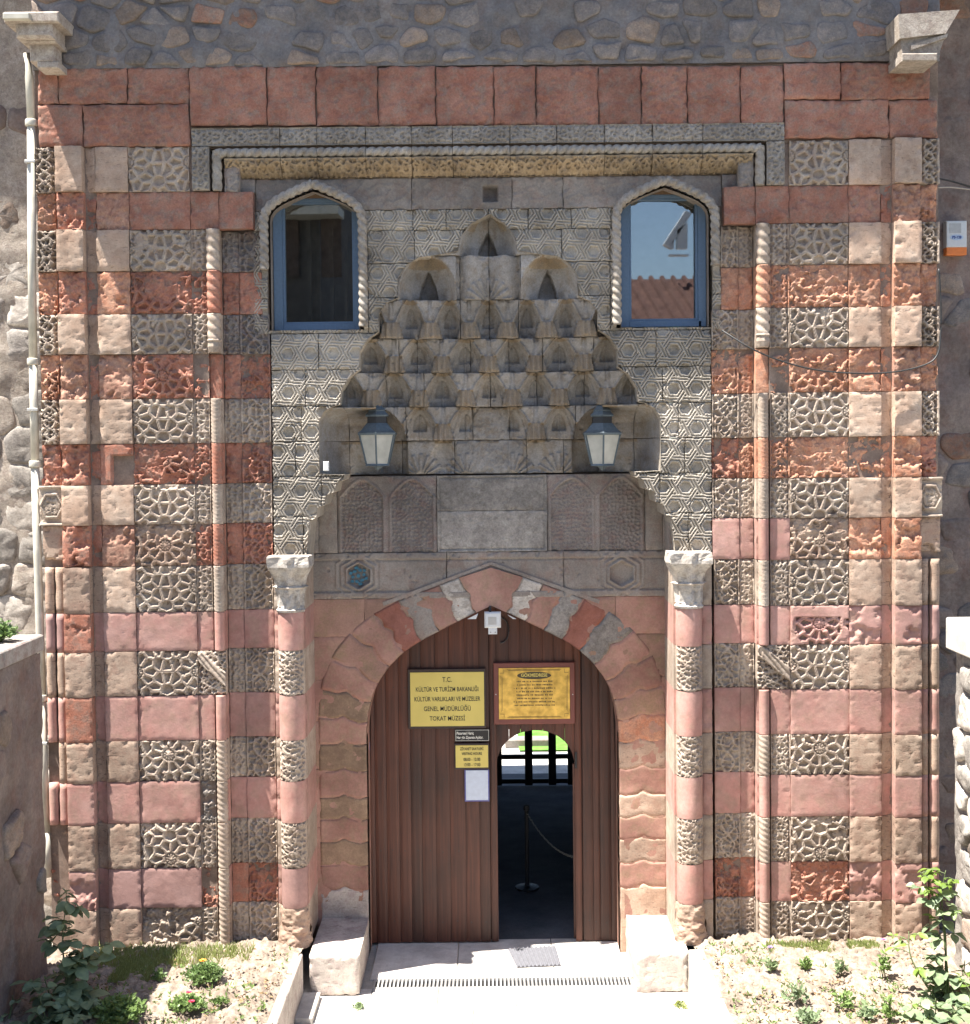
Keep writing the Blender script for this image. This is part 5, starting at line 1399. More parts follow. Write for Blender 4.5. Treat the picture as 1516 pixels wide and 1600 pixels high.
# ---- wing walls towards the viewer
XWL = -3.86; XWR = 3.90
def wing(side):
    e = empty('garden_wall', ((XWL - .3) if side < 0 else (XWR + .3), -2.5, 0))
    tag(e, 'rough plastered garden wall with a stone coping, left of the portal' if side < 0 else 'sunlit rubble garden wall with a pale coping slab, right of the portal', 'garden wall')
    X, Z = np.meshgrid(np.linspace(-5.9, -.56, 300), np.linspace(0, 3.12, 195)); H = (fbm(X, Z, .5, 5 + side, 5) - .5) * .06 + (fbm(X, Z, .12, 9, 4) - .5) * .03
    xw = XWL if side < 0 else XWR + .07
    V = np.stack([xw + (H if side < 0 else -H), X, Z], -1).reshape(-1, 3); idx = np.arange(len(V)).reshape(X.shape)
    Fq = np.stack([idx[:-1, :-1].ravel(), idx[:-1, 1:].ravel(), idx[1:, 1:].ravel(), idx[1:, :-1].ravel()], -1)
    if side > 0: Fq = Fq[:, ::-1]
    mesh('wall_face', V, Fq, M['plaster'] if side < 0 else M['rub3'], e, None, True)
    mb = MB(); x0, x1 = (xw - .6, xw - .02) if side < 0 else (xw + .02, xw + .6)
    mb.box(x0, x1, -5.9, -.57, 0, 3.12); mb.build('wall_mass', M['plaster'] if side < 0 else M['rub3'], e)
    y = -.5; 
    while y > -5.8:
        l = random.uniform(.8, 1.1); cx0, cx1 = (XWL - .66, XWL + .015) if side < 0 else (XWR - .0, XWR + .7)
        zt2 = 3.27 if side < 0 else 3.34; th = .14 if side < 0 else .27
        o = MB().box(cx0, cx1, y - l + .004, y, zt2 - th, zt2).build('coping_slab', M['wallstone'] if side < 0 else M['pave'], e); o.modifiers.new('bevel', 'BEVEL').width = .012
        y -= l
    rw = random.Random(5 + side)
    for i, pl in enumerate(cells(-3.2, -.58, .3, 3.04, .26, .2, .5, rw)):
        if rw.random() < (.92 if side > 0 else .10):
            poly_stone(pl, xw + (.01 if side < 0 else -.01), rw.uniform(.015, .04), M[rw.choice(['rub3', 'rub1', 'white', 'rub3'] if side > 0 else ['rub1', 'plaster', 'plaster', 'rub3'])], e, i * 5, axis='x+' if side < 0 else 'x-', gap=.018)
wing(-1); wing(1)
# ---- flanking main walls
def mainwall(side):
    e = empty('flanking_wall', (-5.5 if side < 0 else 5.5, YW, 0))
    tag(e, 'rough rubble stone wall of the building left of the carved portal' if side < 0 else 'shaded rubble and plaster wall of the building right of the carved portal', 'wall')
    xa, xb = (-9.0, xo + .15) if side < 0 else (xo2 - .15, 9.0)
    mb = MB(); mb.box(xa, xb, YW + .03, YW + 1.2, 0, 9.6); mb.build('wall_mass', M['mortar'] if side > 0 else M['plaster'], e)
    bx0, bx1 = (-5.6, xo + .15) if side < 0 else (xo2 - .15, 5.6)
    relief('mortar_bed', bx0, bx1, 0.0, 9.6, YW, lambda X, Z, s: (fbm(X, Z, .4, s, 5) - .5) * .08, M['rub5'] if side < 0 else M['plaster'], e, res=.03)
    rw = random.Random(15 + side)
    q0, q1 = (-5.2, bx1 - .02) if side < 0 else (bx0 + .02, 5.2)
    for i, pl in enumerate(cells(q0, q1, .1, 9.5, .34 if side < 0 else .26, .34 if side < 0 else .22, .75 if side < 0 else .5, rw, .12 if side < 0 else .3)):
        zc_ = sum(p[1] for p in pl) / len(pl)
        if i < 298 and rw.random() < ((.97 if zc_ < 6.6 else .5) if side < 0 else .55):
            poly_stone(pl, YW + .01, rw.uniform(.012, .03) if side < 0 else rw.uniform(.012, .03), M[rw.choice((['rub3', 'rub3', 'white', 'rub5'] if zc_ < 6.6 else ['rub1', 'plaster', 'rub2']) if side < 0 else ['rub4', 'rub1', 'plaster', 'rub2'])], e, i * 3, gap=.007 if side < 0 else .02)  # left wall: shade put into colour, darker stones above the shadow line
mainwall(-1); mainwall(1)
o = MB().box(-9.4, xo - .02, YW - .36, YW + 1.6, 9.62, 9.75).build('side_roof', M['woodbare']); tag(o, 'projecting flat roof edge above the rubble wall left of the portal', 'roof')
o = MB().box(xo2 + .02, 9.4, YW - .36, YW + 1.6, 9.62, 9.75).build('side_roof', M['woodbare']); tag(o, 'projecting flat roof edge above the shaded wall right of the portal', 'roof')

# ---- drainpipe
pp_ = empty('drainpipe', (W(75, 1340, .05)[0], .05, 0)); tag(pp_, 'cream painted drainpipe running down the left edge of the portal', 'drainpipe')
pth = [(43, 84), (46, 120), (49, 192), (50, 420), (52, 565), (55, 725), (59, 870), (63, 1000), (66, 1090), (69, 1200), (72, 1300), (75, 1370)]
P_ = [(W(a, b, .05)[0], .05, W(a, b, .05)[1]) for a, b in pth]
jn = [0, 2, 4, 5, 8, 10, 11]
for a, b in zip(jn[:-1], jn[1:]): MB().tube(P_[a:b + 1], .037, 14).build('pipe_section', M['pipe'], pp_, True)
for i in (2, 4, 5, 8):
    x, y, z = P_[i]; MB().lathe([(.050, z - .03), (.053, z - .02), (.053, z + .02), (.048, z + .03)], x, y, 14).build('pipe_collar', M['pipe'], pp_, True)
for z in (2.2, 5.2, 7.4):
    x = np.interp(z, [p[2] for p in P_[::-1]], [p[0] for p in P_[::-1]]); MB().box(x - .046, x + .046, .0, .12, z, z + .025, 0, .003).build('pipe_clamp', M['steel'], pp_)
sg_ = W(18, 28, -.42); g = MB(); x0, z0 = W(5, 30, -.45); x1, z1 = W(46, 20, -.45); g.box(x0, x1, -.46, -.05, z0, z1, 0, .005); o = g.build('gutter_outlet', M['pipe']); tag(o, 'short white metal gutter outlet on the upper left stone spout', 'gutter')

# ---- lanterns
def lantern(px, label):
    x, z = W(px, 690, .42); e = empty('wall_lantern', (x, .42, z)); tag(e, label, 'lantern', 'lanterns in the hood of the portal')
    y = .42; zt2 = z + .08; n = 6; ph = math.pi / 6 if True else 0
    MB().lathe([(.118, z - .225 + .001), (.125, z - .22), (.118, z - .205)], x, y, n, 0, ph).build('base_ring', M['leadgrey'], e)
    MB().lathe([(.0, z - .27), (.02, z - .255), (.05, z - .23), (.10, z - .224)], x, y, n, 0, ph).build('finial', M['leadgrey'], e)
    MB().lathe([(.195, zt2 - .02), (.20, zt2), (.165, zt2 + .025), (.105, zt2 + .09)], x, y, n, 0, ph).build('lamp_roof', M['leadgrey'], e)
    MB().lathe([(.10, zt2 + .09), (.10, zt2 + .15)], x, y, n, 0, ph).build('vent_collar', M['dark'], e)
    MB().lathe([(.115, zt2 + .15), (.12, zt2 + .165), (.085, zt2 + .20), (.09, zt2 + .21), (.05, zt2 + .25), (.02, zt2 + .27), (.012, zt2 + .33)], x, y, n, 0, ph).build('crown', M['leadgrey'], e)
    r0, r1 = .115, .18
    for k in range(n):
        a0 = ph + 2 * math.pi * k / n; a1 = ph + 2 * math.pi * (k + 1) / n
        q = [(x + r0 * math.cos(a0), y + r0 * math.sin(a0), z - .205), (x + r0 * math.cos(a1), y + r0 * math.sin(a1), z - .205), (x + r1 * math.cos(a1), y + r1 * math.sin(a1), zt2 - .02), (x + r1 * math.cos(a0), y + r1 * math.sin(a0), zt2 - .02)]
        cc = Vector((x, y, z)); V = q + [tuple(Vector(v) + (Vector((x, y, v[2])) - Vector(v)).normalized() * .006) for v in q]
        mesh('glass_pane', V, [(0, 1, 2, 3), (7, 6, 5, 4), (0, 4, 5, 1), (1, 5, 6, 2), (2, 6, 7, 3), (3, 7, 4, 0)], M['lampglass'], e)
        MB().tube([q[0], q[3]], .009, 5).build('corner_bar', M['leadgrey'], e)
    # scrolled wire hanging from the stone
    MB().tube([(x, y, zt2 + .33), (x + .02, y + .03, zt2 + .40), (x + .01, y + .12, zt2 + .44), (x, .86, zt2 + .44)], .010, 6).build('bracket', M['dark'], e)
    sgn = -1 if px < 766 else 1
    MB().tube([(x + sgn * .02, y + .02, zt2 + .27), (x + sgn * .10, y + .05, zt2 + .28), (x + sgn * .17, y + .10, zt2 + .36), (x + sgn * .20, y + .25, zt2 + .46)], .006, 5).build('flex_cord', M['cablew'], e)
lantern(590, 'grey hexagonal lantern hanging in the left niche of the stalactite hood')
lantern(941, 'grey hexagonal lantern hanging in the right niche of the stalactite hood')

# ---- signs
def at(px, py, Y): a, b = W(px, py, Y); return a, b
def panel(e, name, pa, pb, Y, th, mat, bev=.003):
    x0, z1 = at(*pa, Y); x1, z0 = at(*pb, Y); MB().box(x0, x1, Y, Y + th, z0, z1, 0, bev).build(name, mat, e); return x0, x1, z0, z1
ys = YD - .035
e = empty('brass_sign', (*[W(698, 1136, ys)[0], ys], W(698, 1136, ys)[1])); tag(e, 'large yellow museum nameplate with five lines of black capitals on the left door leaf', 'sign')
panel(e, 'sign_frame', (637, 1046), (760, 1138), ys, .03, M['darkframe']); x0, x1, z0, z1 = panel(e, 'sign_plate', (641, 1051), (757, 1134), ys - .006, .006, M['brass'], 0)
xc = (x0 + x1) / 2; hz = (z1 - z0); Wd = x1 - x0
for t, s, f in (('T.C.', .068, .86), ('KÜLTÜR VE TURİZM BAKANLIĞI', .060, .68), ('KÜLTÜR VARLIKLARI VE MÜZELER', .060, .50), ('GENEL MÜDÜRLÜĞÜ', .062, .32), ('TOKAT MÜZESİ', .062, .14)):
    text(t, s, (xc, ys - .0075, z0 + hz * f), M['ink'], e, bold=.0002, sx={28: .70, 26: .70}.get(len(t), .78))
e = empty('brass_plaque', (*[W(835, 1130, ys)[0], ys], W(835, 1130, ys)[1])); tag(e, 'ornate polished brass plaque on a red-brown board above the open wicket', 'plaque')
panel(e, 'plaque_board', (771, 1036), (899, 1131), ys, .03, M['boardred'], .006); x0, x1, z0, z1 = panel(e, 'plaque_plate', (779, 1044), (891, 1123), ys - .006, .006, M['brass2'], .002)
yy2 = ys - .0085
def bar(x0_, x1_, z0_, z1_): MB().box(x0_, x1_, yy2, yy2 + .003, z0_, z1_).build('border_line', M['inkb'], e)
for o_ in (.022, .034):
    a, b, c_, d = x0 + o_, x1 - o_, z0 + o_ * .7, z1 - o_ * .7; w = .003; k = .06
    bar(a, a + w, c_ + k, d - k); bar(b - w, b, c_ + k, d - k); bar(a + k, b - k, c_, c_ + w); bar(a + k, b - k, d - w, d)
for sx_ in (0, 1):
    for sz in (0, 1):
        a = x0 + .012 if not sx_ else x1 - .05; c_ = z0 + .05 if not sz else z1 - .05; bar(a, a + .038, c_, c_ + .003); a2 = x0 + .05 if not sx_ else x1 - .053; bar(a2, a2 + .003, c_ - .03 if not sz else c_ , c_ + .003 if not sz else c_ + .035)
xc = (x0 + x1) / 2; n = 28; zc2 = z1 - .075
MB().prism([(xc + .165 * math.cos(t), zc2 + .036 * math.sin(t)) for t in np.linspace(0, 2 * math.pi, n + 1)[:-1]][::1], yy2, yy2 + .003).build('name_oval', M['inkb'], e)
text('GÖKMEDRESE', .044, (xc, yy2 - .001, zc2 + .003), M['brass'], e, bold=.0010, sx=.92)
# the small engraved lines cannot be read in the photograph: short engraved strokes of letter size
r2 = random.Random(4)
for i in range(8):
    zl = zc2 - .058 - i * .033; wl = .20 * r2.uniform(.8, 1.0); x = xc - wl; mb = MB()
    while x < xc + wl:
        w = r2.uniform(.006, .013); mb.box(x, x + w, yy2, yy2 + .002, zl - r2.uniform(.004, .006), zl + r2.uniform(.004, .008)); x += w + (.004 if r2.random() < .8 else .014)
    mb.build('engraved_line', M['inkb'], e)
for px in (775, 895): x, z = at(px, 1085, ys); MB().lathe([(.0, -.002), (.007, 0), (.0, .002)], x, z, 8).build('screw', M['steel'], e) if False else MB().prism([(x + .006 * math.cos(t), z + .006 * math.sin(t)) for t in np.linspace(0, 2 * math.pi, 9)[:-1]], ys - .003, ys).build('screw', M['steel'], e)
e = empty('opening_days_sign', (*[W(738, 1157, ys)[0], ys], W(738, 1157, ys)[1])); tag(e, 'narrow black sign with two lines of small white letters under the large nameplate', 'sign')
x0, x1, z0, z1 = panel(e, 'sign_plate', (711, 1140), (765, 1158), ys, .01, M['ink'], .001)
for q in ((x0 + .006, x1 - .006, z1 - .008, z1 - .005), (x0 + .006, x1 - .006, z0 + .005, z0 + .008), (x0 + .006, x0 + .009, z0 + .008, z1 - .008), (x1 - .009, x1 - .006, z0 + .008, z1 - .008)): MB().box(q[0], q[1], ys - .0015, ys, q[2], q[3]).build('border_line', M['whitep'], e)
text('Pazartesi Hariç', .038, (x0 + .016, ys - .001, z0 + (z1 - z0) * .68), M['whitep'], e, 'LEFT', bold=.0008, sx=.72)
text('Her gün Ziyarete Açıktır.', .038, (x0 + .016, ys - .001, z0 + (z1 - z0) * .32), M['whitep'], e, 'LEFT', bold=.0008, sx=.66)
e = empty('visiting_hours_sign', (*[W(738, 1200, ys)[0], ys], W(738, 1200, ys)[1])); tag(e, 'small yellow visiting hours sign above the sheet of paper', 'sign')
panel(e, 'sign_frame', (710, 1162), (765, 1202), ys, .012, M['darkframe']); x0, x1, z0, z1 = panel(e, 'sign_plate', (712, 1165), (763, 1199), ys - .004, .004, M['brass'], 0)
for t, f, s in (('ZİYARET SAATLERİ', .84, .036), ('VISITING HOURS', .62, .036), ('08:00 - 12:00', .36, .043), ('13:00 - 17:00', .12, .043)): text(t, s, ((x0 + x1) / 2, ys - .0055, z0 + (z1 - z0) * f), M['ink'], e, bold=.0004, sx=.72)
e = empty('paper_notice', (*[W(745, 1251, ys)[0], ys], W(745, 1251, ys)[1])); tag(e, 'bluish white sheet of paper with a violet rim pinned on the door', 'notice')
M['violet'] = flat('violet_rim', (.10, .10, .30), .5)
panel(e, 'paper_rim', (726, 1203), (765, 1252), ys + .01, .004, M['violet'], 0); x0, x1, z0, z1 = panel(e, 'paper_sheet', (728, 1204), (763, 1250), ys + .006, .003, M['paper'], 0)
e = empty('door_number_plate', (*[W(574, 1172, YD - .01)[0], YD], W(574, 1172, YD)[1])); tag(e, 'tiny blue and white plate at the left edge of the door', 'plate')
panel(e, 'plate', (571, 1160), (578, 1172), YD - .012, .01, M['violet'], 0); panel(e, 'plate_mark', (573, 1163), (577, 1167), YD - .014, .002, M['whitep'], 0)
# emergency light above the door
yl = .62; e = empty('floodlight', (*[W(770, 990, yl)[0], yl], W(770, 990, yl)[1])); tag(e, 'small white floodlight fixed under the point of the door arch', 'floodlight')
panel(e, 'lamp_body', (757, 957), (783, 981), yl, .08, M['white_pl'], .012); panel(e, 'lamp_lens', (763, 964), (776, 976), yl - .002, .004, M['steel'], 0)
panel(e, 'lamp_foot', (763, 979), (777, 991), yl + .01, .03, M['white_pl'], .004)
x, z = at(766, 953, yl); MB().tube([(x, yl + .04, z - .06), (x, yl + .05, z + .02), (x, YD, z + .03)], .012, 6).build('lamp_arm', M['dark'], e)
for px, py in ((767, 988), (774, 988)): x, z = at(px, py, yl); MB().prism([(x + .005 * math.cos(t), z + .005 * math.sin(t)) for t in np.linspace(0, 2 * math.pi, 7)[:-1]], yl + .006, yl + .01).build('screw', M['dark'], e)
for px, py, l in ((739, 964, 'thin white tab tucked under the left side of the arch point'), (800, 964, 'thin white tab tucked under the right side of the arch point')):
    x, z = at(px, py, .66); tag(MB().prism([(x - .05, z - .02), (x + .03, z - .02), (x + .05, z + .03)] if px < 766 else [(x - .04, z + .02), (x + .04, z - .02), (x + .01, z - .02)], .66, .69).build('white_tab', M['white_pl']), l, 'tab')
x, z = at(510, 728, .07); tag(MB().box(x - .025, x + .025, .05, .09, z - .045, z + .04, 0, .006).build('junction_box', M['white_pl']), 'small white junction box on the left corner of the hood', 'junction box')
# alarm box on the right wall
ya = YW - .12; e = empty('alarm_box', (*[W(1495, 395, ya)[0], ya], W(1495, 395, ya)[1])); tag(e, 'white alarm siren box with an orange base on the shaded right wall', 'alarm box')
panel(e, 'siren_body', (1479, 345), (1511, 386), ya, .10, M['white_pl'], .008); panel(e, 'orange_beacon', (1479, 386), (1511, 398), ya + .005, .09, M['orange_pl'], .006)
panel(e, 'grille', (1484, 349), (1502, 364), ya - .003, .004, M['steel'], 0)
M['lblue'] = flat('pale_blue_print', (.45, .55, .70), .5); M['dblue'] = flat('dark_blue_print', (.03, .06, .25), .5)
x, z = at(1495, 371, ya); MB().prism([(x + .065 * math.cos(t), z + .028 * math.sin(t)) for t in np.linspace(0, 2 * math.pi, 17)[:-1]], ya - .003, ya).build('badge', M['lblue'], e)
text('PS-128', .036, (x, ya - .0045, z), M['dblue'], e, bold=.001, sx=.9)
# cables
def cable(pts, r, mat, label, smooth_n=6):
    P = [Vector(p) for p in pts]; out = []
    for i in range(len(P) - 1):
        p0 = P[max(0, i - 1)]; p1 = P[i]; p2 = P[i + 1]; p3 = P[min(len(P) - 1, i + 2)]
        for k in range(smooth_n): t = k / smooth_n; out.append(.5 * ((2 * p1) + (-p0 + p2) * t + (2 * p0 - 5 * p1 + 4 * p2 - p3) * t * t + (-p0 + 3 * p1 - 3 * p2 + p3) * t ** 3))
    out.append(P[-1]); tag(MB().tube(out, r, 6).build('cable', mat, None, True), label, 'cable')
def pw(px, py, Y): x, z = W(px, py, Y); return (x, Y, z)
cable([pw(1128, 516, .06), pw(1150, 530, -.03), pw(1175, 545, -.09), pw(1215, 562, -.10), pw(1270, 577, -.11), pw(1330, 583, -.12), pw(1390, 582, -.12), pw(1440, 572, -.10), pw(1464, 556, -.09), pw(1470, 520, -.06), pw(1470, 470, -.05), pw(1467, 420, -.05)], .008, M['cable'], 'black cable sagging across the right side of the portal')
cable([pw(1466, 279, .1), pw(1490, 284, .7), pw(1530, 296, 1.1)], .009, M['cable'], 'dark cable running off the upper right corner of the portal')
cable([pw(1466, 293, .1), pw(1490, 293, .7), pw(1530, 298, 1.1)], .007, M['cablew'], 'pale wire just below the dark cable at the upper right')
# ================================================================== PLANTS
def leaf_mesh(name, l, w, mat, fold=.25, n=4):
    V = []; F_ = []
    for i in range(n + 1):
        t = i / n; ww = w * math.sin(math.pi * min(1, t * .93 + .05)) ** .8; z = -.25 * l * t * t
        V += [(-ww / 2, l * t, z + fold * ww / 2), (0, l * t, z), (ww / 2, l * t, z + fold * ww / 2)]
    for i in range(n):
        a = i * 3; F_ += [(a, a + 1, a + 4, a + 3), (a + 1, a + 2, a + 5, a + 4)]
    me = bpy.data.meshes.new(name); me.from_pydata(V, [], F_); me.update(); me.materials.append(mat)
    me.polygons.foreach_set('use_smooth', [True] * len(me.polygons)); return me
LEAF = [leaf_mesh('leaf', .12, .10, M['leaf']), leaf_mesh('leaf', .10, .085, M['leaf'], .4), leaf_mesh('leaf', .14, .11, M['leaf'], .1)]
LEAFY = [leaf_mesh('leaf', .10, .07, M['leafy']), leaf_mesh('leaf', .08, .055, M['leafy'], .4)]
def put_leaf(me, parent, p, yaw, pitch, roll, sc=1.0, name='leaf'):
    o = bpy.data.objects.new(name, me); COL.objects.link(o); o.parent = parent; o.location = Vector(p) - wloc(parent)
    o.rotation_euler = (pitch, roll, yaw); o.scale = (sc, sc, sc); return o
def rose(base, stems, label, seed, nl=1.0, young=False, group=None, sc=1.0):
    r = random.Random(seed); e = empty('rose_bush', base); tag(e, label, 'rose bush', group)
    for st in stems:
        P = [Vector(base)] + [Vector(p) for p in st]; out = []
        for i in range(len(P) - 1):
            p0 = P[max(0, i - 1)]; p1 = P[i]; p2 = P[i + 1]; p3 = P[min(len(P) - 1, i + 2)]
            for k in range(5): t = k / 5; out.append(.5 * ((2 * p1) + (-p0 + p2) * t + (2 * p0 - 5 * p1 + 4 * p2 - p3) * t * t + (-p0 + 3 * p1 - 3 * p2 + p3) * t ** 3))
        out.append(P[-1]); MB().tube(out, [.011 * (1 - .75 * i / len(out)) for i in range(len(out))], 6).build('stem', M['stem'], e, True)
        Lg = sum((out[i + 1] - out[i]).length for i in range(len(out) - 1)); nn = int(Lg / .075 * nl)
        for q in range(nn):
            t = (q + .6) / nn; p = out[int(t * (len(out) - 1))]; a = r.uniform(0, 6.28) ; d = Vector((math.cos(a), math.sin(a) * .8 - .3, r.uniform(.0, .6))).normalized()
            tip = p + d * r.uniform(.07, .15)
            MB().tube([p, p.lerp(tip, .5) + Vector((0, 0, .01)), tip], .003, 4).build('leaf_stalk', M['stem'], e)
            yng = young and t > .62
            L_ = LEAFY if yng else LEAF
            yaw = math.atan2(-d.x, d.y)
            for (dy, off) in ((0, 0), (1.15, -.25), (-1.15, -.25), (.9, -.75), (-.9, -.75))[:r.choice([3, 5, 5])]:
                pp = tip + (p - tip) * (-off) * .9
                put_leaf(r.choice(L_), e, pp, yaw + dy + r.uniform(-.2, .2), r.uniform(-.5, .45), r.uniform(-.5, .5), r.uniform(.72, 1.12) * (1 - .25 * t) * sc)
    return e
def gp(px, py, z=.38): x, y = WZ(px, py, z); return (x, y, z)
# stems given as photo points at a chosen distance (y)
def S(px, py, Y): return pw(px, py, Y * 1.4)
def Bp(px, Y): return (W(px, 1600, Y * 1.4)[0], Y * 1.4, .36)
b1 = Bp(112, -1.0)
rose(b1, [[S(105, 1540, -.98), S(98, 1470, -.92), S(105, 1400, -.85)], [S(125, 1545, -.95), S(138, 1500, -.9), S(150, 1478, -.86)], [S(85, 1570, -1.0), S(70, 1530, -1.0)], [S(120, 1580, -1.05), S(135, 1560, -1.1)]], 'tall leafy rose bush at the lower left beside the garden wall', 3, 2.3, sc=1.25)
rose(Bp(60, -1.25), [[S(70, 1590, -1.2), S(62, 1560, -1.2)], [S(100, 1600, -1.25), S(115, 1588, -1.2)]], 'low dark green rose clump at the bottom left corner', 8, 2.4)
rose(Bp(12, -1.15), [[S(18, 1575, -1.1), S(20, 1555, -1.1)]], 'single small rose shoot at the far left edge', 5, .9, sc=.8)
rose(Bp(1478, -1.0), [[S(1482, 1540, -.98), S(1476, 1470, -.95), S(1472, 1400, -.9), S(1478, 1360, -.9)], [S(1462, 1560, -1), S(1425, 1500, -.95), S(1420, 1455, -.9)], [S(1500, 1560, -1), S(1508, 1500, -.95)], [S(1450, 1590, -1.05), S(1420, 1560, -1.05)], [S(1475, 1440, -.9), S(1448, 1385, -.88), S(1438, 1362, -.88)], [S(1500, 1600, -1.1), S(1520, 1540, -1.1)]], 'tall rose bush with bright young top leaves at the lower right', 12, 1.5, young=True)
rose(Bp(1440, -1.25), [[S(1440, 1590, -1.2), S(1425, 1570, -1.2)], [S(1475, 1600, -1.25), S(1490, 1580, -1.2)], [S(1460, 1590, -1.2), S(1462, 1560, -1.2)]], 'spreading rose foliage at the bottom right corner', 22, 1.9)
# low flowering plants
def bushlet(base, rad, h, n, mat, label, cat, seed, flowers=(), lsz=.035, group=None):
    r = random.Random(seed); e = empty('flower_plant', base); tag(e, label, cat, group)
    B = Vector(base); V = []; F_ = []; SV = MB()
    for q in range(n):
        a = r.uniform(0, 6.28); rr = rad * math.sqrt(r.random()); tip = B + Vector((rr * math.cos(a), rr * math.sin(a), h * (1 - (rr / rad) ** 2 * .6) * r.uniform(.5, 1)))
        if q % 3 == 0: SV.tube([B + Vector((r.uniform(-.02, .02), 0, 0)), B.lerp(tip, .6) + Vector((0, 0, .02)), tip], .003, 3, cap=False)
        for m in range(5):
            c = B.lerp(tip, r.uniform(.55, 1.0)); d = Vector((r.uniform(-1, 1), r.uniform(-1, 1), r.uniform(-.1, .9))).normalized(); l = lsz * r.uniform(.6, 1.3); s_ = d.cross(Vector((r.uniform(-1, 1), r.uniform(-1, 1), r.uniform(-1, 1)))).normalized() * l * .22
            i = len(V); V += [tuple(c), tuple(c + d * l * .5 + s_), tuple(c + d * l), tuple(c + d * l * .5 - s_)]; F_.append((i, i + 1, i + 2, i + 3))
    SV.build('stems', M['stem'], e); mesh('foliage', V, F_, mat, e)
    for (fx, fy, fz, fm, fr) in flowers:
        mb = MB(); c = Vector(base) + Vector((fx, fy, fz))
        for k in range(12):
            for ring, rr in ((0, fr), (1, fr * .6)):
                a = 2 * math.pi * (k + ring * .5) / 12; d = Vector((math.cos(a), math.sin(a), .25 + ring * .6)).normalized(); s_ = Vector((-math.sin(a), math.cos(a), 0)) * rr * .3
                mb.add([c, c + d * rr * .6 + s_, c + d * rr, c + d * rr * .6 - s_], [(0, 1, 2, 3)])
        mb.build('flower', fm, e)
bushlet(gp(320, 1532), .19, .17, 260, M['feather'], 'bright green marigold plant with one orange flower in the left bed', 'marigold', 1, [(0.0, -.06, .19, M['petal_o'], .034)], group='flowers in the left bed')
bushlet(gp(292, 1578), .17, .13, 190, M['feather'], 'green plant with two crimson flowers in the left bed', 'flower', 2, [(.03, -.05, .16, M['petal_r'], .028), (.07, -.13, .12, M['petal_r'], .028)], group='flowers in the left bed')
bushlet(gp(185, 1596), .22, .22, 300, M['feather'], 'feathery grey-green plant between the rose bush and the flowers', 'plant', 3, lsz=.05, group='flowers in the left bed')
bushlet(gp(247, 1532), .06, .10, 40, M['feather'], 'small seedling just behind the crimson flowers', 'plant', 4, group='flowers in the left bed')
bushlet(gp(345, 1570), .07, .07, 40, M['feather'], 'small green sprig near the left kerb', 'plant', 5, group='flowers in the left bed')
lst = [(1204, 1522, .04, .16, 'violet-flowered seedling at the left of the right bed', 'petal_v'), (1258, 1520, .04, .12, 'upright seedling near the portal base in the right bed', None), (1313, 1525, .04, .14, 'thin seedling in the middle of the right bed', None), (1381, 1530, .06, .24, 'tall thin plant with one pink flower in the right bed', 'petal_p'), (1240, 1570, .11, .16, 'bushy seedling low on the left of the right bed', None), (1318, 1575, .08, .12, 'small leafy plant in the lower right bed', None), (1356, 1595, .06, .14, 'narrow seedling beside a darker one at the bottom right', None), (1390, 1597, .06, .16, 'dark seedling left of the right rose bush', None), (1258, 1598, .12, .10, 'low grey-green tuft at the bottom of the right bed', None)]
for i, (px, py, r_, h_, lb, fl) in enumerate(lst):
    bushlet(gp(px, py), r_ * 1.1, h_ * 1.3, int(9 + r_ * 170), M['feather'] if i % 2 else M['leaf'], lb, 'seedling', 30 + i, [(0, 0, h_ * 1.3 + .02, M[fl], .026)] if fl else (), .055, group='seedlings in the right bed')
bushlet((*WZ(560, 1576, 0), 0), .05, .05, 26, M['leaf'], 'tiny weed at the corner of the left stone bench', 'weed', 50)
bushlet((*WZ(1062, 1572, 0), 0), .07, .03, 22, M['grass'], 'tiny weed on the paving before the right stone bench', 'weed', 51)
bushlet((W(8, 985, -.95)[0] - .05, -.95, 3.27), .16, .20, 130, M['feather'], 'green weed growing on top of the left garden wall', 'weed', 52, lsz=.05)
# grass tufts at the foot of the portal
def grass(name, areas, n, seed, label):
    r = random.Random(seed); V = []; F_ = []
    for q in range(n):
        (pa, pb, ya, yb, hgt) = r.choice(areas); x = r.uniform(pa, pb); y = r.uniform(ya, yb); z = ZS + .0; a = r.uniform(0, 6.28); h = hgt * r.uniform(.4, 1.2); b = .35 * h
        dx, dy = math.cos(a) * b, math.sin(a) * b; w = .0035; i = len(V)
        V += [(x - w, y, z), (x + w, y, z), (x + dx * .4 + w * .6, y + dy * .4, z + h * .7), (x + dx * .4 - w * .6, y + dy * .4, z + h * .7), (x + dx, y + dy, z + h)]; F_ += [(i, i + 1, i + 2, i + 3), (i + 3, i + 2, i + 4)]
    tag(mesh(name, V, F_, M['grass']), label, 'grass', kind='stuff')
xg = lambda px: wx(px, -.2, 1490)
grass('grass', [(xg(150), xg(395), -.52, -.08, .07), (xg(200), xg(260), -.85, -.4, .05)], 5200, 1, 'short green grass along the foot of the portal in the left bed')
grass('grass', [(xg(1200), xg(1300), -.38, -.12, .05), (xg(1325), xg(1372), -.32, -.14, .05)], 2600, 2, 'sparse green grass along the foot of the portal in the right bed')
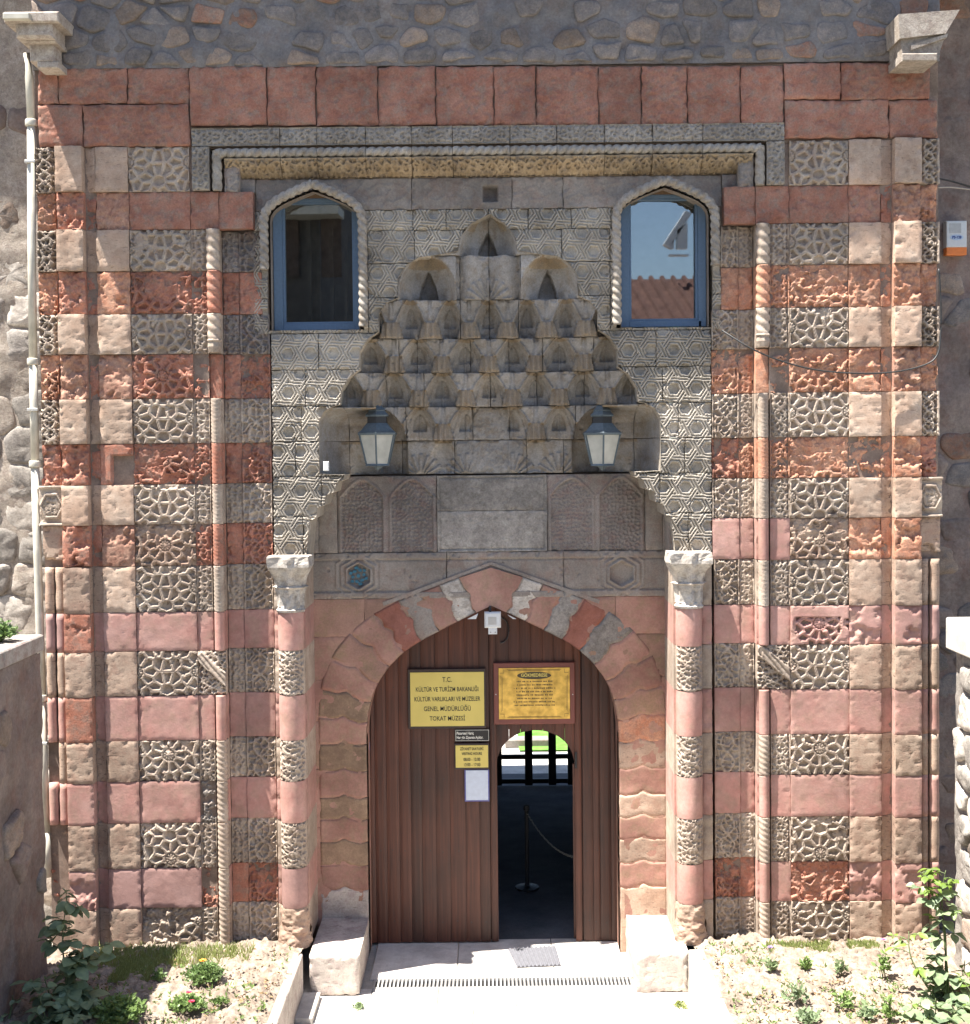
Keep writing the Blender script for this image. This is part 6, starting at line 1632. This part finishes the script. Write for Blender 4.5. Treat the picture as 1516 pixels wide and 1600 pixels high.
# scattered ground weeds and litter
def litter(name, mat, n, seed, label, cat, hgt, l0, regions):
    r = random.Random(seed); V = []; F_ = []
    for q in range(n):
        xa, xb, ya, yb = r.choice(regions); x = r.uniform(xa, xb); y = r.uniform(ya, yb)
        if float(fbm(np.array([x]), np.array([y]), .35, seed)[0]) < .5: continue
        c = Vector((x, y, ZS + r.uniform(0, .02)))
        for m in range(4):
            d = Vector((r.uniform(-1, 1), r.uniform(-1, 1), r.uniform(0, 1) * hgt)).normalized(); l = l0 * r.uniform(.5, 1.4); s_ = d.cross(Vector((r.uniform(-1, 1), r.uniform(-1, 1), r.uniform(-1, 1)))).normalized() * l * .2; i = len(V)
            V += [tuple(c), tuple(c + d * l * .5 + s_), tuple(c + d * l), tuple(c + d * l * .5 - s_)]; F_.append((i, i + 1, i + 2, i + 3))
    tag(mesh(name, V, F_, mat), label, cat, kind='stuff')
REG = [(-3.8, xkl - .12, -2.2, -.1), (xkr + .18, 3.85, -2.2, -.1)]
litter('ground_weeds', M['feather'], 1500, 3, 'sparse low weeds spread over the dry flower beds', 'weeds', 1.6, .035, REG)
M['dry'] = flat('dry_leaf', (.25, .17, .09), .8, 0, .2, .4)
litter('leaf_litter', M['dry'], 1600, 9, 'dry leaves and straw lying on the flower beds', 'leaf litter', .25, .03, REG)
# loose clods
r = random.Random(5); V = []; F_ = []
for q in range(2500):
    sd_ = r.random() < .5; x = r.uniform(-3.8, xkl - .1) if sd_ else r.uniform(xkr + .16, 3.85); y = r.uniform(-3, -.05); s_ = r.uniform(.006, .022); z = ZS + r.uniform(-.01, .03); i = len(V)
    o8 = [(r.uniform(.6, 1.2) * s_) for _ in range(6)]
    V += [(x - o8[0], y, z), (x, y - o8[1], z), (x + o8[2], y, z), (x, y + o8[3], z), (x, y, z + o8[4]), (x, y, z - s_)]; F_ += [(i, i + 1, i + 4), (i + 1, i + 2, i + 4), (i + 2, i + 3, i + 4), (i + 3, i, i + 4)]
tag(mesh('gravel', V, F_, M['soil']), 'loose dry clods scattered over the flower beds', 'gravel', kind='stuff')

# ================================================================== WHAT THE WINDOW PANES REFLECT (across the street)
hs = empty('house_opposite', (9, -30, 0)); tag(hs, 'house with a red tiled roof across the street, seen in the right window pane', 'house')
MB().box(-1, 26, -36, -26, 0, 7.9).build('wall', M['concrete'], hs)
V = [(-2, -25, 7.7), (27, -25, 7.7), (27, -31, 10.4), (-2, -31, 10.2), (-2, -37, 7.7), (27, -37, 7.7)]
mesh('roof', V, [(0, 1, 2, 3), (3, 2, 5, 4), (0, 3, 4), (1, 5, 2)], M['tile'], hs)
mb = MB()
for i in range(80): x = -1.9 + i * .36; mb.tube([(x, -24.95, 7.74), (x, -31, 10.24 + .2 * (x + 2) / 29)], .09, 6, cap=False)
mb.build('roof_tiles', M['tile'], hs)['kind'] = 'stuff'
h2_ = empty('building_opposite', (-16, -22, 0)); tag(h2_, 'tall dark timber fronted building across the street, seen in the left window pane', 'building')
MB().box(-26, -5.2, -28, -20, 0, 17).build('wall', M['hall'], h2_)
for i in range(10):
    for j in range(3): MB().box(-14.6 + i * 1.05, -14.1 + i * 1.05, -20.0, -19.9, 6 + j * 3, 7.6 + j * 3).build('window', M['curtain'], h2_)
mb = MB(); mb.box(-27, -4.6, -20.05, -19.2, 10.4, 10.6); mb.build('balcony', M['pipe'], h2_)

# white shapes added out of view to give the right pane its white reflection
def mirrored(px, py, Yp):
    xc, hw, zs, za, zb, _ = winx[1]; d = (RM @ Vector(((px - PX0) / F, -(py - PY0) / F, -1))).normalized()
    n = Vector((-.04, 1, 0)).normalized(); t = (YJ + .15 - CAMP.y) / d.y; p = CAMP + d * t; r = d - 2 * d.dot(n) * n; k = (Yp - p.y) / r.y; return p + r * k
aw = empty('added_mirror_shapes', mirrored(1030, 400, -30)); tag(aw, 'white slanting shapes added above the opposite roof to be mirrored in the right window', 'added shape')
def quad(pts, nm):
    P = [mirrored(a, b, -30) for a, b in pts]; mb = MB(); V = [tuple(p) for p in P] + [tuple(p - Vector((0, .3, 0))) for p in P]
    mb.add(V, [(0, 1, 2, 3), (7, 6, 5, 4), (0, 4, 5, 1), (1, 5, 6, 2), (2, 6, 7, 3), (3, 7, 4, 0)]); mb.build(nm, M['white_pl'], aw)
quad([(1003, 382), (1012, 388), (1047, 334), (1037, 330)], 'mirror_shape_strut'); quad([(1024, 360), (1024, 389), (1040, 389), (1040, 348)], 'mirror_shape_panel'); quad([(1013, 389), (1019, 389), (1019, 374), (1015, 380)], 'mirror_shape_panel'); quad([(1012, 398), (1012, 400), (1042, 400), (1042, 398)], 'mirror_shape_rail')
